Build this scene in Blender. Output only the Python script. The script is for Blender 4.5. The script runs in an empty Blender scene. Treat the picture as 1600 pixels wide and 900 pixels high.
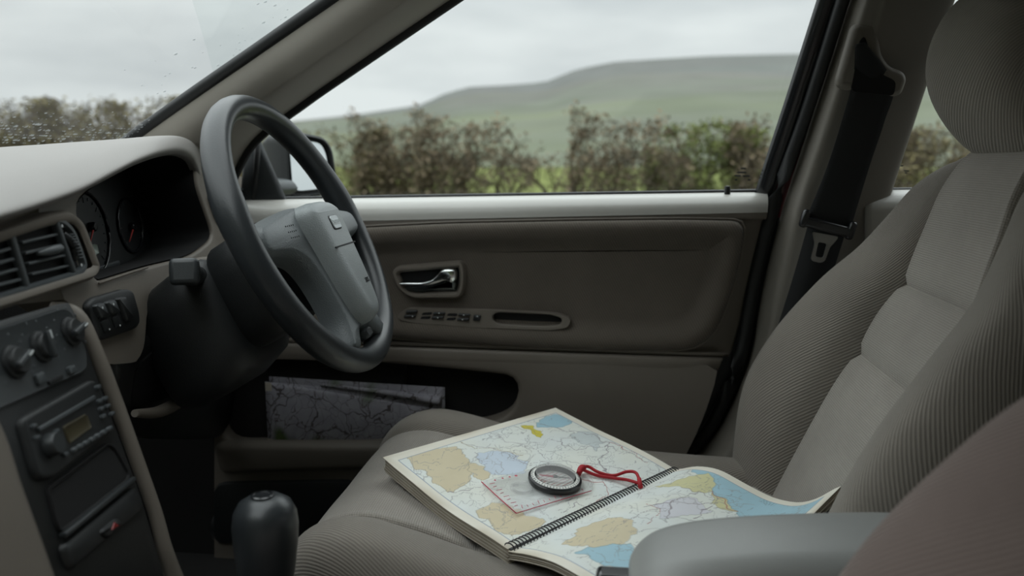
import bpy, bmesh, math, random
import numpy as np
from mathutils import Vector

# ------------------------------------------------------------------ camera, sky, exposure
FPX, YAW, PITCH, CAMZ = 1280.0, math.radians(7.0), math.atan(200 / 1280.0), 1.0
scn = bpy.context.scene
COL = scn.collection
cam = bpy.data.cameras.new('camera'); camo = bpy.data.objects.new('camera', cam); COL.objects.link(camo)
camo.location = (0, 0, CAMZ); camo.rotation_euler = (math.pi / 2 - PITCH, 0, YAW)
cam.sensor_width = 36.0; cam.lens = 36.0 * FPX / 1600.0; cam.clip_start = 0.02; cam.clip_end = 6000
cam.dof.use_dof = True; cam.dof.focus_distance = 1.10; cam.dof.aperture_fstop = 3.4
scn.camera = camo
vs = scn.view_settings
vs.view_transform = 'Standard'; vs.look = 'None'; vs.gamma = 1.0; vs.use_curve_mapping = False
vs.exposure = 0.0

def nd(nt, typ, **kw):
    n = nt.nodes.new(typ)
    for k, v in kw.items():
        if k.startswith('i_'):
            n.inputs[k[2:].replace('_', ' ')].default_value = v
        else:
            setattr(n, k, v)
    return n

world = bpy.data.worlds.new('sky'); scn.world = world; world.use_nodes = True
wt = world.node_tree; wt.nodes.clear(); WL = wt.links.new
tc = nd(wt, 'ShaderNodeTexCoord')
sep = nd(wt, 'ShaderNodeSeparateXYZ'); WL(tc.outputs['Generated'], sep.inputs[0])
zc = nd(wt, 'ShaderNodeMath', operation='MAXIMUM'); zc.inputs[1].default_value = 0.0; WL(sep.outputs['Z'], zc.inputs[0])
sm_ = nd(wt, 'ShaderNodeMapRange', interpolation_type='SMOOTHSTEP'); WL(zc.outputs[0], sm_.inputs[0])
for k_, v_ in (('From Min', 0.12), ('From Max', 0.75), ('To Min', 1.0), ('To Max', 3.7)): sm_.inputs[k_].default_value = v_
grad = sm_
mp = nd(wt, 'ShaderNodeMapping'); mp.inputs['Scale'].default_value = (1.7, 1.7, 7.0); WL(tc.outputs['Generated'], mp.inputs[0])
ns = nd(wt, 'ShaderNodeTexNoise', i_Scale=1.6, i_Detail=5.0, i_Roughness=0.5); WL(mp.outputs[0], ns.inputs['Vector'])
cr = nd(wt, 'ShaderNodeValToRGB')
cr.color_ramp.elements[0].position = 0.36; cr.color_ramp.elements[0].color = (0.62, 0.665, 0.68, 1)
cr.color_ramp.elements[1].position = 0.62; cr.color_ramp.elements[1].color = (0.83, 0.875, 0.875, 1)
WL(ns.outputs['Fac'], cr.inputs[0])
bg = nd(wt, 'ShaderNodeBackground'); WL(cr.outputs[0], bg.inputs['Color']); WL(grad.outputs[0], bg.inputs['Strength'])
wo = nd(wt, 'ShaderNodeOutputWorld'); WL(bg.outputs[0], wo.inputs[0])

# ------------------------------------------------------------------ construction geometry (sight lines measured off the photo)
V3 = lambda *a: np.array(a, dtype=float)
CO = V3(0, 0, CAMZ)
CF = V3(-math.sin(YAW) * math.cos(PITCH), math.cos(YAW) * math.cos(PITCH), -math.sin(PITCH))
CR = V3(math.cos(YAW), math.sin(YAW), 0); CU = np.cross(CR, CF)
def ray(x, y): return CF + CR * (x - 800) / FPX - CU * (y - 450) / FPX
def PY(x, y, Y): r = ray(x, y); return CO + r * (Y / r[1])
def PX(x, y, X): r = ray(x, y); return CO + r * (X / r[0])
def PZ(x, y, Z): r = ray(x, y); return CO + r * ((Z - CAMZ) / r[2])
def unit(v): v = np.asarray(v, float); return v / np.linalg.norm(v)

class Plane:
    def __init__(s, o, n, e1=None):
        s.o = np.asarray(o, float); s.n = unit(n)
        e1 = V3(1, 0, 0) if e1 is None else np.asarray(e1, float)
        e1 = e1 - s.n * (e1 @ s.n); s.e1 = unit(e1); s.e2 = np.cross(s.n, s.e1)
    def ab(s, px, py):
        r = ray(px, py); t = ((s.o - CO) @ s.n) / (r @ s.n); p = CO + r * t - s.o
        return (p @ s.e1, p @ s.e2)
    def pt(s, a, b, h=0.0): return s.o + s.e1 * a + s.e2 * b + s.n * h
    def px(s, px, py, h=0.0): a, b = s.ab(px, py); return s.pt(a, b, h)
    def poly(s, pts): return [s.ab(*p) for p in pts]

# ------------------------------------------------------------------ materials
MATS = {}
def setup(name):
    m = bpy.data.materials.new(name); m.use_nodes = True
    nt = m.node_tree; b = nt.nodes['Principled BSDF']
    MATS[name] = m
    return m, nt, b
def mixrgb(nt, fac, c1, c2, blend='MIX'):
    n = nt.nodes.new('ShaderNodeMix'); n.data_type = 'RGBA'; n.blend_type = blend
    for sock, v in ((n.inputs[0], fac), (n.inputs[6], c1), (n.inputs[7], c2)):
        if hasattr(v, 'is_output'): nt.links.new(v, sock)
        else: sock.default_value = v if not isinstance(v, tuple) else (*v[:3], 1)
    return n.outputs[2]
def plain(name, col, rough=0.5, metal=0.0, bump=0.0, bscale=300.0, var=0.12, vscale=6.0, coat=0.0, spec=0.5):
    m, nt, b = setup(name); L = nt.links.new
    t = nd(nt, 'ShaderNodeTexCoord')
    n1 = nd(nt, 'ShaderNodeTexNoise', i_Scale=vscale, i_Detail=4.0); L(t.outputs['Object'], n1.inputs['Vector'])
    c2 = tuple(max(0, c * (1 - 2 * var)) for c in col); c1 = tuple(min(1, c * (1 + var)) for c in col)
    L(mixrgb(nt, n1.outputs['Fac'], c2, c1), b.inputs['Base Color'])
    b.inputs['Roughness'].default_value = rough; b.inputs['Metallic'].default_value = metal
    b.inputs['Specular IOR Level'].default_value = spec
    if coat: b.inputs['Coat Weight'].default_value = coat
    if bump:
        v = nd(nt, 'ShaderNodeTexVoronoi', i_Scale=bscale); L(t.outputs['Object'], v.inputs['Vector'])
        bp = nd(nt, 'ShaderNodeBump', i_Strength=bump, i_Distance=0.0006); L(v.outputs['Distance'], bp.inputs['Height'])
        L(bp.outputs[0], b.inputs['Normal'])
    return m
def fabric(name, col, period=0.005, strength=0.6, mode='weave', var=0.14, cloth=True, dark=0.70):
    """woven or ribbed cloth; period in metres along the cloth"""
    m, nt, b = setup(name); L = nt.links.new
    t = nd(nt, 'ShaderNodeTexCoord')
    if cloth:
        at_ = nd(nt, 'ShaderNodeAttribute'); at_.attribute_name = 'cloth'; src = at_.outputs['Vector']
    else: src = t.outputs['Object']
    nz = nd(nt, 'ShaderNodeTexNoise', i_Scale=60.0, i_Detail=2.0); L(src, nz.inputs['Vector'])
    ad = nd(nt, 'ShaderNodeVectorMath', operation='MULTIPLY_ADD'); L(nz.outputs['Color'], ad.inputs[0]); ad.inputs[1].default_value = (.0008,) * 3; L(src, ad.inputs[2])
    mp = nd(nt, 'ShaderNodeMapping'); L(ad.outputs[0], mp.inputs[0]); k = 2 * math.pi / period; mp.inputs['Scale'].default_value = (k, k, k)
    s = nd(nt, 'ShaderNodeSeparateXYZ'); L(mp.outputs[0], s.inputs[0])
    def op(o, x, y=None):
        n_ = nd(nt, 'ShaderNodeMath', operation=o)
        for i, v in enumerate((x, y)):
            if v is None: continue
            if hasattr(v, 'is_output'): L(v, n_.inputs[i])
            else: n_.inputs[i].default_value = v
        return n_.outputs[0]
    X, Y = s.outputs['X'], s.outputs['Y' if cloth else 'Z']
    if mode == 'rib':
        w = op('SINE', op('ADD', X, op('MULTIPLY', Y, 0.55))); w2 = op('SINE', op('MULTIPLY', op('SUBTRACT', Y, X), 1.7)); h = op('MULTIPLY_ADD', w2, 0.25); h.node.inputs[2].default_value = 0.0; L(w, h.node.inputs[2])
    else:
        h = op('MULTIPLY', op('SINE', op('ADD', X, Y)), op('SINE', op('SUBTRACT', X, Y)))
    f = op('MULTIPLY_ADD', h, 0.5); f.node.inputs[2].default_value = 0.5
    n1 = nd(nt, 'ShaderNodeTexNoise', i_Scale=9.0, i_Detail=5.0, i_Roughness=0.6); L(t.outputs['Object'], n1.inputs['Vector'])
    base = mixrgb(nt, n1.outputs['Fac'], tuple(c * (1 - 2 * var) for c in col), tuple(c * (1 + var) for c in col))
    L(mixrgb(nt, 1.0, base, mixrgb(nt, f, (dark,) * 3, (1.12,) * 3), 'MULTIPLY'), b.inputs['Base Color'])
    bp = nd(nt, 'ShaderNodeBump', i_Strength=strength, i_Distance=0.0010); L(f, bp.inputs['Height']); L(bp.outputs[0], b.inputs['Normal'])
    b.inputs['Roughness'].default_value = 0.95; b.inputs['Specular IOR Level'].default_value = 0.15
    b.inputs['Sheen Weight'].default_value = 0.2; b.inputs['Sheen Roughness'].default_value = 0.5
    return m
def glass(name, tint=(0.93, 0.97, 0.96), refl=0.025, body=0.0, bodycol=(0.8, 0.82, 0.82)):
    m, nt, b = setup(name); L = nt.links.new
    nt.nodes.remove(b); out = nt.nodes['Material Output']
    tr = nd(nt, 'ShaderNodeBsdfTransparent'); tr.inputs[0].default_value = (*tint, 1)
    gl = nd(nt, 'ShaderNodeBsdfGlossy'); gl.inputs['Roughness'].default_value = 0.02
    lw = nd(nt, 'ShaderNodeLayerWeight', i_Blend=0.5)
    pw = nd(nt, 'ShaderNodeMath', operation='POWER'); L(lw.outputs['Facing'], pw.inputs[0]); pw.inputs[1].default_value = 5.0
    fr = nd(nt, 'ShaderNodeMath', operation='MULTIPLY_ADD'); L(pw.outputs[0], fr.inputs[0]); fr.inputs[1].default_value = 0.6; fr.inputs[2].default_value = refl
    mx = nd(nt, 'ShaderNodeMixShader'); L(fr.outputs[0], mx.inputs[0]); L(tr.outputs[0], mx.inputs[1]); L(gl.outputs[0], mx.inputs[2])
    last = mx
    if body:
        df = nd(nt, 'ShaderNodeBsdfDiffuse'); df.inputs[0].default_value = (*bodycol, 1)
        m2 = nd(nt, 'ShaderNodeMixShader'); L(mx.outputs[0], m2.inputs[1]); L(df.outputs[0], m2.inputs[2])
        t = nd(nt, 'ShaderNodeTexCoord'); n1 = nd(nt, 'ShaderNodeTexNoise', i_Scale=7.0, i_Detail=6.0); L(t.outputs['Object'], n1.inputs['Vector'])
        ml = nd(nt, 'ShaderNodeMath', operation='MULTIPLY'); L(n1.outputs['Fac'], ml.inputs[0]); ml.inputs[1].default_value = body * 2; L(ml.outputs[0], m2.inputs[0])
        last = m2
    L(last.outputs[0], out.inputs[0])
    return m

plain('beige_plastic', (0.158, 0.138, 0.115), 0.55, bump=0.25, bscale=900, var=0.06)
plain('dash_pad', (0.235, 0.222, 0.210), 0.6, bump=0.35, bscale=700, var=0.05)
plain('lit_front_pillar_trim', (0.36, 0.335, 0.295), 0.6, bump=0.2, bscale=900, var=0.05)  # paler copy of the pillar trim; light off the dash put into the colour
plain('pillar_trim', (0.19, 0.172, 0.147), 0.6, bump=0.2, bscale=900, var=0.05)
plain('lit_door_trim', (0.44, 0.43, 0.40), 0.32, bump=0.15, bscale=900, var=0.04)  # door plastic made paler, carrying the window light on the roll in its colour
plain('black_plastic', (0.012, 0.0135, 0.0142), 0.48, bump=0.25, bscale=900, var=0.1)
plain('grey_plastic', (0.028, 0.032, 0.034), 0.42, bump=0.2, bscale=900, var=0.1)
plain('vent_grey', (0.060, 0.068, 0.072), 0.45, var=0.06)
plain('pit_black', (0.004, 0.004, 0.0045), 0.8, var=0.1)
plain('carpet', (0.012, 0.0115, 0.011), 0.95, bump=0.6, bscale=400, var=0.2)
plain('rubber', (0.012, 0.013, 0.014), 0.5, var=0.1)
plain('wheel_leather', (0.027, 0.031, 0.034), 0.34, bump=0.12, bscale=520, var=0.15, vscale=14)
plain('pad_cover', (0.25, 0.272, 0.275), 0.45, bump=0.5, bscale=620, var=0.08)
plain('wheel_pad', (0.11, 0.123, 0.127), 0.42, bump=0.5, bscale=620, var=0.08)
plain('armrest_vinyl', (0.30, 0.305, 0.295), 0.42, bump=0.2, bscale=500, var=0.12, vscale=9)
plain('chrome', (0.85, 0.88, 0.88), 0.08, metal=1.0, var=0.01)
plain('dark_chrome', (0.22, 0.25, 0.25), 0.16, metal=1.0, var=0.01)
plain('steel', (0.30, 0.30, 0.29), 0.3, metal=1.0, var=0.05)
plain('maroon_paint', (0.075, 0.008, 0.014), 0.25, var=0.05, coat=0.6)
plain('headliner', (0.30, 0.29, 0.27), 0.95, var=0.05)
plain('belt_web', (0.008, 0.009, 0.010), 0.75, bump=0.4, bscale=1500, var=0.1)
plain('white_print', (0.55, 0.58, 0.58), 0.6, var=0.03)
plain('badge_silver', (0.42, 0.45, 0.46), 0.35, metal=0.3, var=0.03)
plain('needle_red', (0.55, 0.06, 0.05), 0.5, var=0.03)
plain('lcd_green', (0.38, 0.44, 0.38), 0.35, var=0.03)
plain('lcd_amber', (0.05, 0.042, 0.022), 0.35, var=0.03)
plain('hazard_red', (0.20, 0.012, 0.012), 0.45, var=0.05)
plain('gauge_face', (0.010, 0.012, 0.0125), 0.5, var=0.05)
plain('cord_red', (0.46, 0.012, 0.022), 0.6, bump=0.5, bscale=1200, var=0.08)
plain('compass_black', (0.012, 0.013, 0.014), 0.3, var=0.05)
plain('compass_red_print', (0.55, 0.05, 0.09), 0.5, var=0.05)
plain('dial_card', (0.80, 0.80, 0.76), 0.5, var=0.04, vscale=60)
plain('wire_black', (0.014, 0.014, 0.015), 0.35, var=0.05)
plain('page_paper', (0.50, 0.455, 0.375), 0.9, var=0.12, vscale=40)
plain('page_paper_shade', (0.33, 0.285, 0.22), 0.9, var=0.15, vscale=40)  # darker copy of the page paper; shade between leaves put into the colour
plain('gloss_black', (0.014, 0.015, 0.017), 0.22, var=0.05, coat=0.3)
plain('tarmac', (0.055, 0.055, 0.056), 0.9, var=0.2)
fabric('seat_fabric', (0.385, 0.352, 0.312), 0.0060, 0.7, 'weave')
fabric('seat_rib_fabric', (0.265, 0.238, 0.206), 0.0043, 0.6, 'rib', dark=.80)
fabric('seat_brown_fabric', (0.23, 0.18, 0.162), 0.0043, 0.6, 'rib', dark=.80)
fabric('door_fabric', (0.112, 0.096, 0.079), 0.0045, 0.3, 'rib', cloth=False, dark=.85)
glass('window_glass', (0.93, 0.955, 0.95))
glass('windscreen_glass', (0.925, 0.945, 0.94), body=0.035, bodycol=(0.6, 0.63, 0.64))
glass('clear_acrylic', (0.96, 0.96, 0.96), body=0.14, bodycol=(0.95, 0.95, 0.95))
glass('clear_capsule', (0.985, 0.985, 0.985), refl=.02)
glass('droplet', (0.8, 0.84, 0.84), body=0.35, bodycol=(0.8, 0.82, 0.83))
plain('mirror_glass', (0.80, 0.84, 0.85), 0.02, metal=1.0, var=0.0)

# ------------------------------------------------------------------ builders
def link(o, parent=None, label=None, cat=None, group=None, kind=None):
    COL.objects.link(o)
    if parent is not None: o.parent = parent
    if label: o['label'] = label
    if cat: o['category'] = cat
    if group: o['group'] = group
    if kind: o['kind'] = kind
    return o
def thing(name, loc, label, cat, group=None, kind=None):
    o = bpy.data.objects.new(name, None); o.location = tuple(loc); o.empty_display_size = 0.05
    return link(o, None, label, cat, group, kind)
def wloc(o):
    v = Vector((0, 0, 0))
    while o is not None: v += o.location; o = o.parent
    return np.array(v)
def mesh(name, verts, faces, mat, parent=None, smooth=True, bevel=0, subsurf=0, solid=0, soff=-1, recalc=True, autosmooth=None, **tags):
    off = wloc(parent) if parent is not None else np.zeros(3)
    me = bpy.data.meshes.new(name)
    V = np.asarray(verts, float) - off
    me.from_pydata([tuple(v) for v in V], [], [tuple(f) for f in faces])
    if recalc:
        bm = bmesh.new(); bm.from_mesh(me); bmesh.ops.remove_doubles(bm, verts=bm.verts, dist=1e-6)
        bmesh.ops.recalc_face_normals(bm, faces=bm.faces); bm.to_mesh(me); bm.free()
    me.materials.append(MATS[mat])
    me.polygons.foreach_set('use_smooth', [smooth] * len(me.polygons))
    for pg in me.polygons:
        if smooth and pg.loop_total > 8: pg.use_smooth = False
    if smooth and autosmooth is not None:
        me.set_sharp_from_angle(angle=math.radians(autosmooth))
    o = bpy.data.objects.new(name, me)
    if solid:
        md = o.modifiers.new('solid', 'SOLIDIFY'); md.thickness = solid; md.offset = soff
    if bevel:
        md = o.modifiers.new('bevel', 'BEVEL'); md.width = bevel; md.segments = 3; md.limit_method = 'ANGLE'; md.angle_limit = 0.6; md.harden_normals = False
    if subsurf:
        md = o.modifiers.new('sub', 'SUBSURF'); md.levels = md.render_levels = subsurf
    return link(o, parent, **tags)

def cr1(P, n, closed=False):
    """Catmull-Rom resample of a list of points to n samples (uniform in index)."""
    P = np.asarray(P, float); m = len(P); out = []
    tot = m if closed else m - 1
    for k in range(n):
        t = k * tot / (n if closed else n - 1); i = min(int(t), tot - 1); u = t - i
        g = (lambda j: P[j % m]) if closed else (lambda j: P[min(max(j, 0), m - 1)])
        p0, p1, p2, p3 = g(i - 1), g(i), g(i + 1), g(i + 2)
        out.append(0.5 * ((2 * p1) + (-p0 + p2) * u + (2 * p0 - 5 * p1 + 4 * p2 - p3) * u * u + (-p0 + 3 * p1 - 3 * p2 + p3) * u ** 3))
    return np.array(out)
def gridfaces(nr, nc, closed_c=False, off=0):
    F = []
    for r in range(nr - 1):
        for c in range(nc if closed_c else nc - 1):
            c2 = (c + 1) % nc
            F.append((off + r * nc + c, off + r * nc + c2, off + (r + 1) * nc + c2, off + (r + 1) * nc + c))
    return F
def loft(rows, nr, nc):
    A = [cr1(r, nc) for r in rows]
    B = [cr1([A[r][c] for r in range(len(A))], nr) for c in range(nc)]
    V = [B[c][r] for r in range(nr) for c in range(nc)]
    return np.array(V), gridfaces(nr, nc)
def loft_obj(name, rows, mat, parent=None, nr=24, nc=24, **k):
    v, f = loft(rows, nr, nc)
    cloth = MATS[mat].name.startswith('seat_')
    if cloth: k['recalc'] = False
    o = mesh(name, v, f, mat, parent, **k)
    if cloth:
        G = np.asarray(v).reshape(nr, nc, 3)
        cu_ = np.r_[0, np.cumsum(np.linalg.norm(np.diff(G[nr // 2], axis=0), axis=1))]; rv_ = np.r_[0, np.cumsum(np.linalg.norm(np.diff(G[:, nc // 2], axis=0), axis=1))]
        at_ = o.data.attributes.new('cloth', 'FLOAT_VECTOR', 'POINT')
        at_.data.foreach_set('vector', np.array([(cu_[c], rv_[r], 0) for r in range(nr) for c in range(nc)], dtype=np.float32).ravel())
    return o
def rings_obj(name, rings, mat, parent=None, cap=True, closed=True, **k):
    n = len(rings[0]); V = [p for r in rings for p in r]; F = gridfaces(len(rings), n, closed)
    if cap: F = F + [tuple(range(n))[::-1], tuple(range((len(rings) - 1) * n, len(rings) * n))]
    return mesh(name, V, F, mat, parent, **k)
def frame_of(d, up=None):
    d = unit(d); up = V3(0, 0, 1) if up is None else up
    if abs(d @ up) > 0.95: up = V3(1, 0, 0)
    a = unit(np.cross(d, up)); b = np.cross(a, d); return a, b
def tube_rings(P, rad, seg=10, flat=1.0, up=None):
    P = np.asarray(P, float); n = len(P); R = []
    for i in range(n):
        d = P[min(i + 1, n - 1)] - P[max(i - 1, 0)]
        a, b = frame_of(d, up); r = rad[i] if hasattr(rad, '__len__') else rad
        R.append([P[i] + a * r * math.cos(t) + b * r * flat * math.sin(t) for t in np.linspace(0, 2 * math.pi, seg, endpoint=False)])
    return R
def tube(name, P, rad, mat, parent=None, seg=10, smoothn=0, flat=1.0, up=None, **k):
    if smoothn:
        if hasattr(rad, '__len__'): rad = [x[0] for x in cr1([(r,) for r in rad], smoothn)]
        P = cr1(P, smoothn)
    return rings_obj(name, tube_rings(P, rad, seg, flat, up), mat, parent, **k)
def round_poly(pts, r=8.0, seg=5, radii=None):
    """round the corners of a 2D polygon; r in its units"""
    P = [np.array(p, float) for p in pts]; n = len(P); out = []
    for i in range(n):
        p, a, b = P[i], P[i - 1], P[(i + 1) % n]
        rr = radii[i] if radii else r
        da, db = np.linalg.norm(a - p), np.linalg.norm(b - p)
        q = min(rr, da * 0.48, db * 0.48)
        s, e = p + (a - p) / da * q, p + (b - p) / db * q
        for t in np.linspace(0, 1, seg): out.append((1 - t) ** 2 * s + 2 * t * (1 - t) * p + t * t * e)
    return out
def resample(pts, n):
    P = np.array(pts + [pts[0]], float); d = np.r_[0, np.cumsum(np.linalg.norm(np.diff(P, axis=0), axis=1))]
    t = np.linspace(0, d[-1], n, endpoint=False)
    return np.c_[np.interp(t, d, P[:, 0]), np.interp(t, d, P[:, 1])]
def area2(P): x, y = P[:, 0], P[:, 1]; return 0.5 * np.sum(x * np.roll(y, -1) - np.roll(x, -1) * y)
def inset_poly(P, d, sm=0):
    """offset a closed, counter-clockwise 2D loop inward by d (outward when negative)"""
    steps = max(1, int(abs(d) / 0.004)); Q = P.copy()
    for _ in range(steps):
        t = np.roll(Q, -1, 0) - np.roll(Q, 1, 0); t /= (np.linalg.norm(t, axis=1, keepdims=True) + 1e-12)
        Q = Q + np.c_[-t[:, 1], t[:, 0]] * (d / steps)
        for _k in range(sm): Q = 0.25 * np.roll(Q, 1, 0) + 0.5 * Q + 0.25 * np.roll(Q, -1, 0)
    return Q
def pillow(name, pl, pts, prof, mat, parent=None, r=8.0, n=64, px=True, cap=True, sm=0, back=None, warp=None, radii=None, **k):
    """a raised or dished plate: outline (photo pixels on plane pl, or plane units), profile [(inset, height)...]"""
    o = round_poly(pts, r, radii=radii); o = pl.poly(o) if px else o
    P = resample([np.array(q) for q in o], n)
    if area2(P) < 0: P = P[::-1].copy()
    rings = []; Q = P; last = 0.0
    if back is not None: prof = [(prof[0][0], back)] + list(prof)
    for d, h in prof:
        if d != last: Q = inset_poly(Q, d - last, sm); last = d
        w = [warp(a, b) if warp else 0 for a, b in Q]
        rings.append([pl.pt(a, b, h + ww) for (a, b), ww in zip(Q, w)])
    V = [p for rr in rings for p in rr]; F = gridfaces(len(rings), n, True)
    if cap: F.append(tuple(range((len(rings) - 1) * n, len(rings) * n)))
    if back is not None: F.append(tuple(range(n))[::-1])
    k.setdefault('autosmooth', 50)
    return mesh(name, V, F, mat, parent, **k)
def plate_hole(name, pl, outer, hole, mat, parent=None, depth=0.05, rnd=0.006, ro=10, rh=20, nh=72, no=90, px=True, **k):
    """flat plate with one hole whose rim rolls into the plate and runs back by depth"""
    def prep(p, r, n):
        o = round_poly(p, r); o = pl.poly(o) if px else o
        P = resample([np.array(q) for q in o], n)
        return P if area2(P) > 0 else P[::-1].copy()
    A, H = prep(outer, ro, no), prep(hole, rh, nh)
    bm = bmesh.new()
    def loop(P, h): return [bm.verts.new(tuple(pl.pt(a, b, h))) for a, b in P]
    H1 = inset_poly(H, -rnd)
    vo, vh = loop(A, 0), loop(H1, 0)
    eds = [bm.edges.new((L[i], L[(i + 1) % len(L)])) for L in (vo, vh) for i in range(len(L))]
    bmesh.ops.triangle_fill(bm, use_beauty=True, use_dissolve=False, edges=eds, normal=tuple(pl.n))
    prev = vh
    for f_ in (0.35, 0.7, 1.0):
        Q = inset_poly(H1, rnd * math.sin(f_ * math.pi / 2)); cur = loop(Q, -rnd * (1 - math.cos(f_ * math.pi / 2)))
        for i in range(nh): bm.faces.new((prev[i], prev[(i + 1) % nh], cur[(i + 1) % nh], cur[i]))
        prev = cur
    cur = loop(H, -depth)
    for i in range(nh): bm.faces.new((prev[i], prev[(i + 1) % nh], cur[(i + 1) % nh], cur[i]))
    back = loop(A, -depth)
    for i in range(no): bm.faces.new((vo[i], back[i], back[(i + 1) % no], vo[(i + 1) % no]))
    bm.verts.index_update()
    V = [tuple(v.co) for v in bm.verts]; F = [[v.index for v in f.verts] for f in bm.faces]; bm.free()
    k.setdefault('autosmooth', 40)
    return mesh(name, V, F, mat, parent, **k)
def box(name, c, size, mat, parent=None, bevel=0.004, e=None, **k):
    c = np.asarray(c, float); e = e if e is not None else (V3(1, 0, 0), V3(0, 1, 0), V3(0, 0, 1))
    V = [c + e[0] * sx * size[0] / 2 + e[1] * sy * size[1] / 2 + e[2] * sz * size[2] / 2 for sx in (-1, 1) for sy in (-1, 1) for sz in (-1, 1)]
    F = [(0, 1, 3, 2), (4, 6, 7, 5), (0, 4, 5, 1), (2, 3, 7, 6), (0, 2, 6, 4), (1, 5, 7, 3)]
    return mesh(name, V, F, mat, parent, bevel=bevel, autosmooth=35, **k)
def lathe(name, c, axis, prof, mat, parent=None, seg=40, **k):
    a, b = frame_of(axis); ax = unit(axis); c = np.asarray(c, float)
    R = [[c + ax * h + (a * math.cos(t) + b * math.sin(t)) * max(r, 1e-5) for t in np.linspace(0, 2 * math.pi, seg, endpoint=False)] for r, h in prof]
    k.setdefault('autosmooth', 45)
    return rings_obj(name, R, mat, parent, **k)
def text_mesh(name, body, o, e1, e2, size, mat, parent, depth=0.0004):
    cu = bpy.data.curves.new(name, 'FONT'); cu.body = body; cu.size = 1.0; cu.extrude = depth / size; cu.align_x = 'CENTER'; cu.align_y = 'CENTER'
    to = bpy.data.objects.new(name + '_tmp', cu); COL.objects.link(to)
    dg = bpy.context.evaluated_depsgraph_get(); me = bpy.data.meshes.new_from_object(to.evaluated_get(dg))
    n = np.cross(e1, e2)
    V = [np.asarray(o) + e1 * v.co.x * size + e2 * v.co.y * size + n * v.co.z * size for v in me.vertices]
    F = [list(p.vertices) for p in me.polygons]
    bpy.data.objects.remove(to); bpy.data.curves.remove(cu); bpy.data.meshes.remove(me)
    return mesh(name, V, F, mat, parent, smooth=False)
def rrect(w, h, r, seg=5): return round_poly([(-w / 2, -h / 2), (w / 2, -h / 2), (w / 2, h / 2), (-w / 2, h / 2)], r, seg)
#PART2
# ------------------------------------------------------------------ setting: land outside
def land_mat():
    m, nt, b = setup('moor_land'); L = nt.links.new
    t = nd(nt, 'ShaderNodeTexCoord'); g = nd(nt, 'ShaderNodeNewGeometry')
    s = nd(nt, 'ShaderNodeSeparateXYZ'); L(g.outputs['Position'], s.inputs[0])
    mr = nd(nt, 'ShaderNodeMapRange'); mr.inputs['From Min'].default_value = 18; mr.inputs['From Max'].default_value = 120; L(s.outputs['Z'], mr.inputs[0])
    n1 = nd(nt, 'ShaderNodeTexNoise', i_Scale=0.006, i_Detail=6.0, i_Roughness=0.6); L(g.outputs['Position'], n1.inputs['Vector'])
    ad = nd(nt, 'ShaderNodeMath', operation='MULTIPLY_ADD'); L(n1.outputs['Fac'], ad.inputs[0]); ad.inputs[1].default_value = 1.1; L(mr.outputs[0], ad.inputs[2])
    ra = nd(nt, 'ShaderNodeValToRGB'); L(ad.outputs[0], ra.inputs[0]); e = ra.color_ramp.elements
    e[0].position = 0.45; e[0].color = (0.155, 0.185, 0.095, 1); e[1].position = 1.5; e[1].color = (0.13, 0.135, 0.13, 1)
    x = e.new(0.7); x.color = (0.14, 0.155, 0.115, 1); x = e.new(0.95); x.color = (0.15, 0.145, 0.13, 1)
    vo = nd(nt, 'ShaderNodeTexVoronoi', i_Scale=0.007); L(g.outputs['Position'], vo.inputs['Vector'])
    vm = nd(nt, 'ShaderNodeMix'); vm.data_type = 'RGBA'; vm.blend_type = 'MULTIPLY'; vm.inputs[0].default_value = 0.3
    L(ra.outputs[0], vm.inputs[6]); vs_h = nd(nt, 'ShaderNodeHueSaturation', i_Saturation=0.12, i_Value=1.25); L(vo.outputs['Color'], vs_h.inputs['Color']); L(vs_h.outputs[0], vm.inputs[7])
    n2 = nd(nt, 'ShaderNodeTexNoise', i_Scale=0.03, i_Detail=5.0); L(g.outputs['Position'], n2.inputs['Vector'])
    L(mixrgb(nt, 0.5, vm.outputs[2], mixrgb(nt, n2.outputs['Fac'], (0.085, 0.09, 0.08), (0.21, 0.21, 0.195))), b.inputs['Base Color'])
    b.inputs['Roughness'].default_value = 1.0; b.inputs['Specular IOR Level'].default_value = 0.0
land_mat()
def grass_mat():
    m, nt, b = setup('field_grass'); L = nt.links.new
    g = nd(nt, 'ShaderNodeNewGeometry')
    n1 = nd(nt, 'ShaderNodeTexNoise', i_Scale=0.35, i_Detail=6.0, i_Roughness=0.65); L(g.outputs['Position'], n1.inputs['Vector'])
    ra = nd(nt, 'ShaderNodeValToRGB'); L(n1.outputs['Fac'], ra.inputs[0]); e = ra.color_ramp.elements
    e[0].position = 0.35; e[0].color = (0.075, 0.085, 0.035, 1); e[1].position = 0.66; e[1].color = (0.20, 0.225, 0.085, 1)
    L(ra.outputs[0], b.inputs['Base Color']); b.inputs['Roughness'].default_value = 1.0; b.inputs['Specular IOR Level'].default_value = 0.0
grass_mat()
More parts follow.
